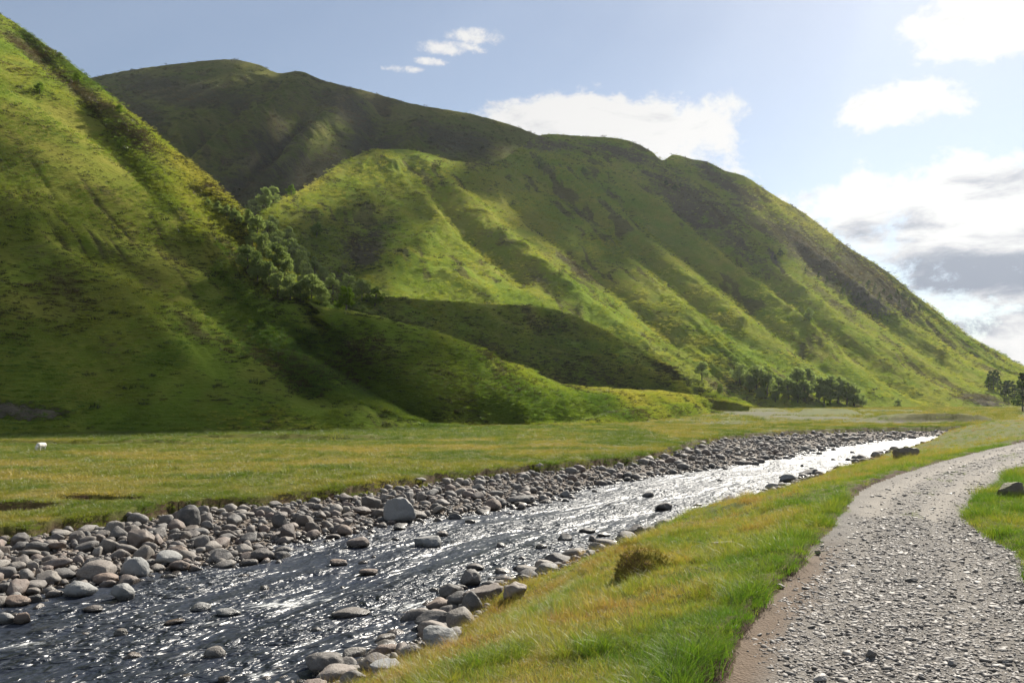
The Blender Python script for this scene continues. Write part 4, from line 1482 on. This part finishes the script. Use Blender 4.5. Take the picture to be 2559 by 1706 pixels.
def do_meadow():
    X, Y, Z, T, S, K = [], [], [], [], [], []
    for n, lo, hi, sc in ((26000, 20, 36, .8), (34000, 36, 70, 1.15), (30000, 70, 125, 1.7), (26000, 125, 340, 3.2)):
        x, y, z, q = grass_points(n, lo, hi, (-.78, .62), meadow_ok)
        big = fbm(x / 7, y / 4, 12., 3)
        fine = fbm(x / 1.2, y / 1.2, 15., 2)
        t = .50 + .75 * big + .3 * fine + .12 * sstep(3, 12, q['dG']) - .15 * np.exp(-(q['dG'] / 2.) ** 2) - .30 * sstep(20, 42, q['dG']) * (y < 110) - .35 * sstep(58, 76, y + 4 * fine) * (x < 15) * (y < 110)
        edge = np.exp(-((q['dG'] - .5) / .6) ** 2)
        k = np.where(rng.random(len(x)) < .30 + .6 * edge, rng.integers(0, 4, len(x)), rng.integers(4, 7, len(x)))
        s = sc * rng.uniform(.6, 1.2, len(x)) * (1 - .25 * (fine > 0))
        X.append(x); Y.append(y); Z.append(z); T.append(np.clip(t, 0, 1)); S.append(s); K.append(k)
    x, y, z, t, s, k = [np.concatenate(v) for v in (X, Y, Z, T, S, K)]
    m = len(x)
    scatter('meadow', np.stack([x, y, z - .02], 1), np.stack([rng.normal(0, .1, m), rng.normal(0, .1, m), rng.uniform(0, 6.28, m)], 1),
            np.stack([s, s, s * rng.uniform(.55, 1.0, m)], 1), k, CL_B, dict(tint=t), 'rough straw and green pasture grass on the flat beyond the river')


do_meadow()

# ------------------------------------------------------------------ rough grass on the hillsides
GST3 = [(0.0, (.055, .115, .010)), (.35, (.145, .215, .018)), (.65, (.27, .295, .032)), (1.0, (.36, .32, .065))]
MGH = mat_grass('hill_grass_blades', GST3, .45)
CL_H = [clump('hill_tuft', 80 + i, 40, .34, .24 + .06 * i, .03, .9, MGH, 2) for i in range(5)]


MGD = mat_grass('rank_growth', [(0.0, (.022, .032, .008)), (.4, (.045, .055, .012)), (.7, (.06, .046, .02)), (1.0, (.10, .07, .032))], .3)
CL_D = [clump('rank_tuft', 120 + i, 46, .42, .34 + .06 * i, .045, .8, MGD, 2) for i in range(4)]


def do_rank():
    X, T, S = [], [], []
    for hi, n, sc in ((3, 30000, .95), (2, 7000, 1.5), (1, 17000, 2.1), (0, 9000, 3.6)):
        V, am, hpx, hpy = HILL_D[hi]
        ok = (hpx > -160) & (hpx < 2500) & (hpy > -60)
        patch = fbm(V[:, 0] / 16, V[:, 1] / 16, V[:, 2] / 16 + 60, 3)
        w = np.where(ok, .12 + sstep(0, .5, patch) + 1.3 * am['heath'] + .8 * sstep(.5, .8, am['streak']), 0) * (1 - .9 * np.clip(am['lush'], 0, 1))
        w /= w.sum()
        k = rng.choice(len(V), n, p=w)
        p = V[k] + rng.normal(0, .4 * sc, (n, 3)) * np.array([1, 1, 0])
        X.append(p); T.append(np.clip(.35 + .5 * am['heath'][k] + .4 * patch[k] + rng.normal(0, .15, n), 0, 1)); S.append(sc * np.exp(rng.normal(-.25, .4, n)))
    p, t, s = np.concatenate(X), np.concatenate(T), np.concatenate(S)
    m = len(p)
    scatter('heather', p, np.stack([rng.normal(0, .15, m), rng.normal(0, .15, m), rng.uniform(0, 6.28, m)], 1), np.stack([s, s, s * .75], 1),
            rng.integers(0, len(CL_D), m), CL_D, dict(tint=t), 'dark tufts of heather and rank growth dotted over the slopes')


do_rank()


def do_hills():
    X, T, S = [], [], []
    for hi, n, sc, up in ((3, 100000, 1.0, 0), (2, 24000, 1.6, .1), (1, 70000, 2.3, .22)):
        V, am, hpx, hpy = HILL_D[hi]
        ok = (hpx > -160) & (hpx < 2500) & (hpy > -60)
        w = np.where(ok, (1 - .95 * np.clip(am['rock'], 0, 1)) * (1 - np.clip(1.15 * am['heath'], 0, .97)) * (1 - .9 * sstep(.55, .8, am['streak'])), 0)
        d = V[:, 1]
        w = w / d ** .5
        w /= w.sum()
        k = rng.choice(len(V), n, p=w)
        p = V[k] + rng.normal(0, .5 * sc, (n, 3)) * np.array([1, 1, 0])
        p[:, 2] += rng.uniform(-.05, .1, n) * sc
        t = .42 + up + .5 * am['dryg'][k] - .4 * am['lush'][k] + .5 * fbm(p[:, 0] / 22, p[:, 1] / 22, p[:, 2] / 22, 3) + .14 * fbm(p[:, 0] / 3, p[:, 1] / 3, 3., 2)
        keep = fbm(p[:, 0] / 12, p[:, 1] / 12, p[:, 2] / 12 + 40, 3) > -.25
        X.append(p[keep]); T.append(np.clip(t, 0, 1)[keep]); S.append((sc * rng.uniform(.5, 1.25, n))[keep])
    p, t, s = np.concatenate(X), np.concatenate(T), np.concatenate(S)
    m = len(p)
    scatter('hill_grass', p, np.stack([rng.normal(0, .2, m), rng.normal(0, .2, m), rng.uniform(0, 6.28, m)], 1), np.stack([s, s, s * .8], 1),
            rng.integers(0, len(CL_H), m), CL_H, dict(tint=t), 'rough green and yellow hill grass covering the slopes')


do_hills()

# ------------------------------------------------------------------ mossy hummock on the near bank
def hummock(px, py, w, h, label):
    x, y, g = ground_hit(px, py)
    W, H = w / FPX * y, h / FPX * y
    root = empty('mossy_hummock', (x, y + W * .3, g))
    v, f = ICO[4]
    v = v.copy()
    v *= (1 + .16 * fbm(v[:, 0] * 1.3 + 3, v[:, 1] * 1.3, v[:, 2] * 1.3, 3))[:, None]
    v *= np.array([W / 2, W / 2.4, H * .9])
    v += v * (.10 * fbm(v[:, 0] * 9, v[:, 1] * 9, v[:, 2] * 9, 2))[:, None]
    m, t, out = new_mat('moss')
    pos = t.add('ShaderNodeNewGeometry').outputs['Position']
    nn = t.noise(pos, 12, 5, .7)
    n0 = t.noise(pos, 2.5, 3)
    c = t.mix(t.ramp(n0, .35, .65), t.mix(nn, (.10, .065, .025), (.28, .18, .065)), t.mix(nn, (.12, .12, .018), (.30, .26, .045)))
    principled(t, out, c, 1.0, t.bump(nn, 1.0, .08), .05)
    link('moss_cushion', mesh_np('moss_cushion', v, f, m), root)
    # a fringe of blades
    k = rng.permutation(len(v))[:1500]
    k = k[v[k, 2] > -.1 * H]
    V, F = [], []
    for q in k:
        p = v[q]
        nrm = p / np.array([W, W, H]) ** 2
        nrm /= np.linalg.norm(nrm)
        side = np.cross(nrm, rng.normal(size=3))
        side /= np.linalg.norm(side)
        for _ in range(5):
            L = rng.uniform(.04, .11)
            dr = nrm + rng.normal(0, .5, 3) + np.array([0, 0, -.25])
            b = len(V)
            V += [p - side * .006, p + side * .006, p + dr / np.linalg.norm(dr) * L]
            F.append((b, b + 1, b + 2))
    m2, t2, o2 = new_mat('moss_blades')
    principled(t2, o2, t2.mix(t2.noise(t2.add('ShaderNodeNewGeometry').outputs['Position'], 5, 2), (.24, .22, .03), (.50, .38, .10)), .9, None, .1)
    link('moss_fringe', mesh_np('moss_fringe', np.array(V), np.array(F), m2, smooth=False), root)
    tag(root, label, 'hummock')


hummock(1485, 1322, 135, 56, 'shaggy yellow-brown mossy hummock on the near bank beside the river')

# ------------------------------------------------------------------ trees
def mat_leaf(name, c1, c2):
    m, t, out = new_mat(name)
    rnd = t.add('ShaderNodeObjectInfo').outputs['Random']
    c = t.mix(t.math('ADD', t.math('MULTIPLY', t.attr('leaf'), .6), t.math('MULTIPLY', rnd, .4)), c1, c2)
    df = t.add('ShaderNodeBsdfDiffuse')
    t.l.new(c, df.inputs[0])
    tr = t.add('ShaderNodeBsdfTranslucent')
    t.l.new(t.mix(1.0, c, (1.2, 1.3, .7), 'MULTIPLY'), tr.inputs[0])
    mx = t.add('ShaderNodeMixShader')
    mx.inputs[0].default_value = .55
    t.l.new(df.outputs[0], mx.inputs[1])
    t.l.new(tr.outputs[0], mx.inputs[2])
    t.l.new(mx.outputs[0], out.inputs['Surface'])
    return m


MLEAF = mat_leaf('birch_leaves', (.14, .18, .075), (.26, .295, .14))
MPINE = mat_leaf('pine_needles', (.04, .06, .028), (.08, .105, .05))
MLITE = mat_leaf('bright_leaves', (.09, .15, .02), (.16, .21, .04))
MBARK, _t, _o = new_mat('bark')
principled(_t, _o, _t.mix(_t.noise(_t.add('ShaderNodeNewGeometry').outputs['Position'], 6, 3), (.05, .042, .036), (.16, .145, .13)), .9, None, .1)


def tube(V, F, p, q, r0, r1, k=6):
    p, q = np.array(p, float), np.array(q, float)
    d = (q - p) / np.linalg.norm(q - p)
    a = np.cross(d, (0, 0, 1) if abs(d[2]) < .9 else (1, 0, 0))
    a /= np.linalg.norm(a)
    b = np.cross(d, a)
    n = len(V)
    for c, r in ((p, r0), (q, r1)):
        for i in range(k):
            t = 6.2832 * i / k
            V.append(c + (a * math.cos(t) + b * math.sin(t)) * r)
    for i in range(k):
        j = (i + 1) % k
        F.append((n + i, n + j, n + k + j, n + k + i))


def tree_meshes(seed, kind):
    """unit-height tree: trunk with limbs, crown of leaf sprays gathered in clumps"""
    r = np.random.default_rng(seed)
    V, F = [], []
    clumps = []
    if kind == 'pine':
        tube(V, F, (0, 0, -.03), (0, 0, .55), .022, .014)
        tube(V, F, (0, 0, .55), (.01, 0, .97), .014, .003)
        for i in range(30):
            h = r.uniform(.16, .97)
            rad = .20 * (1 - h) ** .8 + .03
            a = r.uniform(0, 6.28)
            q = np.array([rad * math.cos(a) * .8, rad * math.sin(a) * .8, h])
            tube(V, F, (0, 0, h), q, .005, .002, 4)
            clumps.append((q, rad * .55 + .02, .035))
    else:
        top = np.array([r.normal(0, .04), r.normal(0, .04), .62])
        m = np.array([r.normal(0, .02), r.normal(0, .02), .3])
        tube(V, F, (0, 0, -.04), m, .030, .021)
        tube(V, F, m, top, .021, .010)
        wide = .34 if kind == 'bush' else .27
        nl = 17
        for i in range(nl):
            a = i * 2.4 + r.uniform(-.4, .4)
            f = r.uniform(0, 1)
            z = (.10 if kind == 'bush' else .20) + f * .64
            rad = wide * math.sin(math.pi * (.22 + .68 * f)) * r.uniform(.45, 1.05)
            q = np.array([rad * math.cos(a), rad * math.sin(a), z + r.uniform(-.03, .06)])
            s = m + (top - m) * np.clip((z - .3) / .4, 0, 1) - np.array([0, 0, .06])
            tube(V, F, s, q, .009, .003, 4)
            clumps.append((q, r.uniform(.10, .17), r.uniform(.09, .15)))
        clumps.append((top + np.array([0, 0, .24]), .11, .13))
    trunk = mesh_np('trunk', np.array(V), np.array(F), MBARK)
    V, F, L = [], [], []
    per = 44 if kind == 'pine' else 120
    size = .030 if kind == 'pine' else .034
    for c, rh, rv in clumps:
        shade = r.random()
        for _ in range(per):
            p = r.normal(size=3)
            p /= np.linalg.norm(p)
            p = c + p * np.array([rh, rh, rv]) * r.uniform(.35, 1.0) ** .5
            u = r.normal(size=3)
            u /= np.linalg.norm(u)
            w = np.cross(u, r.normal(size=3))
            w /= np.linalg.norm(w)
            s = size * r.uniform(.5, 1.25)
            b = len(V)
            V += [p - u * s, p + w * s * .6, p + u * s, p - w * s * .6]
            F.append((b, b + 1, b + 2, b + 3))
            L += [np.clip(shade * .7 + r.random() * .3, 0, 1)] * 4
    return trunk, (np.array(V), np.array(F), np.array(L))


TREES = {}
for kind, ct in (('birch', 6), ('bush', 4), ('pine', 4)):
    for k in range(ct):
        tr, (v, f, l) = tree_meshes(700 + k + len(kind) * 31, kind)
        crowns = {}
        for nm, mt in (('leaf', MLEAF), ('lite', MLITE), ('pine', MPINE)):
            crowns[nm] = mesh_np('crown', v, f, mt, smooth=False, attrs=dict(leaf=l))
        TREES[(kind, k)] = (tr, crowns)
HALL = np.concatenate(HILL_V)
HPX = HX + FPX * HALL[:, 0] / HALL[:, 1]
HPY = HY - FPX * (HALL[:, 2] - CZ) / HALL[:, 1]


def hill_hit(px, py, tol=5.0):
    k = np.where((np.abs(HPX - px) < tol) & (np.abs(HPY - py) < tol))[0]
    if len(k) == 0:
        return hill_hit(px, py, tol * 2) if tol < 80 else P(px, py, 300)
    dmin = HALL[k, 1].min()
    k = k[HALL[k, 1] < dmin * 1.06]
    b = k[np.argmin((HPX[k] - px) ** 2 + (HPY[k] - py) ** 2)]
    return HALL[b]


def plant(px, py, hpx, kind, look, label, group=None, depth=None):
    p = P(px, py, depth) if depth else hill_hit(px, py)
    H = 1.18 * hpx / FPX * p[1]
    k = int(rng.integers(0, 6 if kind == 'birch' else 4))
    root = empty('pine_tree' if kind == 'pine' else ('shrub' if kind == 'bush' else 'birch_tree'), (p[0], p[1], p[2] - .02 * H), rng.uniform(0, 6.28))
    w = rng.uniform(.95, 1.35)
    root.scale = (H * w, H * w, H)
    tr, cr = TREES[(kind, k)]
    link('trunk', tr, root)
    link('crown', cr[look], root)
    tag(root, label, 'tree' if kind != 'bush' else 'shrub', group)


# trees on the wooded gully between the two hills
G1 = ('grey-green birch in the crowded wood filling the gully between the hills', 'birches filling the gully')
for px, py, h in ((585, 495, 36), (612, 480, 44), (630, 470, 38), (572, 520, 34), (590, 545, 44), (615, 560, 46), (605, 590, 50), (640, 585, 52), (660, 560, 36), (640, 620, 56),
                  (668, 610, 56), (690, 640, 58), (660, 650, 50), (700, 665, 56), (722, 640, 44), (715, 690, 54), (742, 672, 52), (738, 705, 44), (765, 690, 56), (690, 615, 44), (625, 535, 36), (580, 570, 36), (650, 690, 20)):
    plant(px, py, h, 'birch' if rng.random() < .7 else 'bush', 'leaf', *G1)
G2 = ('dark birch on the near hill slope in front of the gully wood', 'birches on the edge of the near hill')
for px, py, h in ((570, 625, 56), (592, 645, 58), (615, 660, 52), (640, 680, 50), (668, 690, 52), (690, 694, 44)):
    plant(px, py, h, 'birch', 'leaf', *G2)
G3_ = ('small tree on the sunlit crest of the near hill above the gully', 'small trees under the crest of the near hill')
for px, py, h in ((478, 478, 20), (500, 492, 26), (520, 505, 30), (540, 512, 30), (552, 520, 26)):
    plant(px, py, h, 'bush', 'leaf', *G3_)
for px, py, h, look, lb in ((800, 690, 54, 'leaf', 'rounded birch at the lower end of the gully wood'), (830, 690, 44, 'leaf', 'grey birch at the foot of the gully, behind the bright one'),
                            (795, 712, 48, 'lite', 'bright green round tree at the mouth of the gully'), (862, 704, 40, 'lite', 'yellow-green tree standing apart at the right of the gully mouth'),
                            (750, 715, 24, 'leaf', 'low grey bush at the near edge of the gully mouth'), (835, 725, 20, 'leaf', 'small grey bush below the gully mouth'),
                            (728, 545, 30, 'lite', 'lone pale tree on the dark slope right of the gully wood'), (668, 450, 24, 'lite', 'lone tree on the skyline edge at the top of the gully wood'),
                            (178, 190, 22, 'lite', 'bright bush high on the left hill just below the skyline'), (92, 215, 26, 'lite', 'bright small tree high on the left hill at far left'),
                            (275, 258, 18, 'lite', 'small bright bush on the skyline of the left hill'), (138, 132, 12, 'leaf', 'tiny bush breaking the skyline of the left hill'),
                            (1237, 388, 26, 'leaf', 'dark bush clump near the top of the big hillside'), (1342, 400, 16, 'leaf', 'small dark bush near the top of the big hillside, right of the clump'),
                            (1860, 735, 26, 'leaf', 'small round tree in the shaded gully of the big hillside')):
    plant(px, py, h, 'bush' if h < 30 else 'birch', look, lb)
# at the foot of the big hill
G4 = ('leafy birch in the copse at the foot of the big hillside', 'birches at the foot of the big hillside')
for px, py, h in ((1612, 872, 44), (1700, 880, 50), (1738, 895, 56), (1762, 905, 52), (1722, 900, 40), (1790, 905, 40), (1830, 908, 66), (1812, 918, 50), (1858, 905, 62), (1850, 922, 50), (1880, 918, 56), (1832, 925, 38), (1905, 925, 66),
                  (1925, 926, 62), (1944, 928, 56), (1962, 932, 46), (1893, 930, 46), (1655, 905, 26), (1745, 915, 28), (1780, 922, 30), (1980, 934, 30)):
    p = hill_hit(px, py)
    plant(px, py, h * .88, 'birch', 'leaf', *G4)
plant(2060, 938, 20, 'bush', 'leaf', 'low round bush at the foot of the hill right of the copse')
G5 = ('dark conifer in the plantation at the right end of the hillside', 'conifers at the right end of the hillside')
for i in range(16):
    px = 2268 + i * 6.5 + rng.uniform(-3, 3)
    py = 884 + (px - 2268) * .33 + rng.uniform(-9, 16)
    plant(px, py, rng.uniform(24, 36), 'pine', 'pine', *G5)
plant(2349, 945, 78, 'pine', 'pine', 'tall dark conifer cut by the right edge beside the far track', depth=230)
G6 = ('scrubby pine on the craggy shoulder of the big hillside', 'scrubby pines on the crags')
for px, py in ((1995, 655), (2010, 665), (2030, 672), (2020, 690), (2044, 690), (2060, 680), (2075, 690), (2088, 700), (2066, 705), (2040, 708), (2100, 712), (2112, 718), (2085, 716), (1970, 690), (1985, 705), (2000, 700),
               (1780, 598), (1792, 590), (1880, 640), (1900, 650), (1550, 440), (1562, 432), (1530, 425), (1935, 680), (1850, 625)):
    plant(px, py, rng.uniform(9, 17), 'pine' if rng.random() < .6 else 'bush', 'pine', *G6)

# ------------------------------------------------------------------ sheep
def sheep(px, py, rz, label):
    x, y, g = ground_hit(px, py)
    V, F = [], []

    def ball(c, r, rough=0.0):
        v, f = ICO[3]
        v = v.copy()
        if rough:
            v *= (1 + rough * fbm(v[:, 0] * 4, v[:, 1] * 4, v[:, 2] * 4, 2))[:, None]
        n = len(V)
        V.extend(list(v * np.array(r) + np.array(c)))
        F.extend([tuple(int(i) + n for i in q) for q in f])
    ball((0, 0, .62), (.52, .27, .29), .12)
    ball((.38, 0, .64), (.26, .24, .27), .1)
    ball((-.38, 0, .62), (.24, .26, .27), .1)
    ball((.62, 0, .50), (.22, .13, .16), .05)
    ball((.76, 0, .34), (.12, .085, .19))
    ball((.80, 0, .22), (.075, .06, .09))
    for s in (-1, 1):
        ball((.72, .13 * s, .44), (.035, .10, .045))
    for lx in (-.36, .34):
        for s in (-1, 1):
            for k in range(7):
                ball((lx + (.03 if lx < 0 and 2 < k < 5 else 0), .14 * s, .04 + k * .075), (.05 + .008 * k, .045 + .006 * k, .07))
    me = mesh_np('body', np.array(V), np.array(F))
    m, t, out = new_mat('wool')
    pos = t.add('ShaderNodeTexCoord').outputs['Object']
    nn = t.noise(pos, 14, 4, .6)
    principled(t, out, t.mix(nn, (.52, .48, .42), (.78, .75, .69)), .95, t.bump(nn, .8, .05), .05)
    me.materials.append(m)
    root = empty('sheep', (x, y, g), rz)
    root.scale = (.64, .64, .64)
    o = link('body', me, root)
    rm = o.modifiers.new('skin', 'REMESH')
    rm.mode = 'VOXEL'
    rm.voxel_size = .028
    rm.use_smooth_shade = True
    tag(root, label, 'sheep')


sheep(95, 1036, R(262), 'white sheep grazing on the flat pasture at the left')

# ------------------------------------------------------------------ cumulus added out of view; some shaped to shade hill patches, some drifting
MCLOUD, _t, _o = new_mat('cloud_vapour')
_d = _t.add('ShaderNodeBsdfDiffuse')
_d.inputs[0].default_value = (.9, .9, .9, 1)
_l = _t.add('ShaderNodeBsdfTranslucent')
_l.inputs[0].default_value = (.9, .9, .9, 1)
_m = _t.add('ShaderNodeMixShader')
_m.inputs[0].default_value = .35
_t.l.new(_d.outputs[0], _m.inputs[1])
_t.l.new(_l.outputs[0], _m.inputs[2])
_t.l.new(_m.outputs[0], _o.inputs['Surface'])


def inside(px, py, poly):
    r = np.zeros(px.shape, bool)
    n = len(poly)
    for i in range(n):
        (ax, ay), (bx, by) = poly[i], poly[(i + 1) % n]
        c = ((ay > py) != (by > py)) & (px < (bx - ax) * (py - ay) / (by - ay + 1e-9) + ax)
        r ^= c
    return r


def cumulus(pts, cell, label, drop=.0):
    """heaped cloud standing over the given footprint"""
    c = np.unique(np.round(pts[:, :2] / cell).astype(int), axis=0)
    c = c[rng.random(len(c)) >= drop]
    z0 = pts[:, 2].mean()
    v0, f0 = ICO[2]
    V, F = [], []
    for k, (i, j) in enumerate(c):
        r = cell * rng.uniform(.75, 1.05)
        v = v0 * (1 + .25 * fbm(v0[:, 0] * 1.5 + i, v0[:, 1] * 1.5 + j, v0[:, 2] * 1.5, 2))[:, None]
        v = v * np.array([r, r, r * rng.uniform(.7, 1.4)]) + np.array([i * cell + rng.normal(0, .2 * cell), j * cell + rng.normal(0, .2 * cell), z0 + rng.uniform(0, cell)])
        V.append(v)
        F.append(f0 + k * len(v0))
    me = mesh_np('cloud', np.concatenate(V), np.concatenate(F), MCLOUD)
    tag(link('cloud', me), label, kind='stuff')


def over(hi, poly, alt):  # hill patch carried up the sun direction, so the added cloud's shade lands there
    V, am, hpx, hpy = HILL_D[hi]
    p = V[inside(hpx, hpy, poly)]
    tt = (alt - p[:, 2]) / SDIR.z
    return p + np.array(SDIR)[None, :] * tt[:, None]


cumulus(over(0, [(-100, 300), (205, 192), (440, 160), (530, 156), (640, 186), (690, 190), (760, 225), (960, 262), (1100, 290), (1260, 340), (1300, 560), (300, 560)], 1250), 22,
        'broad unseen cumulus added to keep the back hill in shade', .52)
cumulus(over(1, [(1060, 358), (1240, 300), (1440, 312), (1530, 355), (1640, 390), (1760, 500), (1700, 590), (1560, 540), (1440, 470), (1360, 420), (1200, 405)], 1300), 20,
        'ragged unseen cumulus added to shade the top of the big hillside', .42)
cumulus(over(3, [(-700, 250), (-100, 400), (40, 462), (330, 585), (600, 690), (720, 745), (950, 795), (1100, 845), (960, 855), (760, 830), (640, 900), (520, 975), (-700, 985)], 1200), 9,
        'small torn unseen cumulus added to shade the lower slopes of the left hill', .44)
cumulus(over(2, [(860, 700), (1160, 715), (1240, 722), (1420, 792), (1540, 862), (1560, 915), (900, 915)], 1200), 10,
        'small unseen cumulus added to shade the rounded spur', .2)
cumulus(over(1, [(790, 480), (890, 505), (905, 560), (870, 640), (800, 680), (760, 600)], 1200), 10,
        'small unseen cumulus added to darken the hollow above the gully wood', .1)
for cx, cy, rr_ in ((-900, 2300, 170), (1900, 900, 200), (-1500, 600, 180), (600, -900, 210), (-500, -1500, 190), (2300, 2600, 230)):
    q = rng.normal(0, 1, (260, 2)) * rr_ * np.array([.6, .4])
    cumulus(np.concatenate([q + np.array([cx, cy]), np.full((260, 1), 1250.)], 1), 30, 'drifting cumulus in the broken cloud overhead', .0)

# ------------------------------------------------------------------ the air
def haze():
    bm = bmesh.new()
    bmesh.ops.create_cube(bm, size=1.0)
    me = bpy.data.meshes.new('haze')
    bm.to_mesh(me)
    bm.free()
    o = link('haze', me, loc=(0, 900, 228))
    o.scale = (4400, 1960, 480)
    m, t, out = new_mat('valley_air')
    v = t.add('ShaderNodeVolumePrincipled')
    v.inputs['Color'].default_value = (.86, .92, 1.0, 1)
    v.inputs['Density'].default_value = HAZE
    v.inputs['Anisotropy'].default_value = .55
    t.l.new(v.outputs[0], out.inputs['Volume'])
    me.materials.append(m)
    tag(o, 'thin bluish haze hanging in the valley air', kind='stuff')


HAZE = .000045
haze()
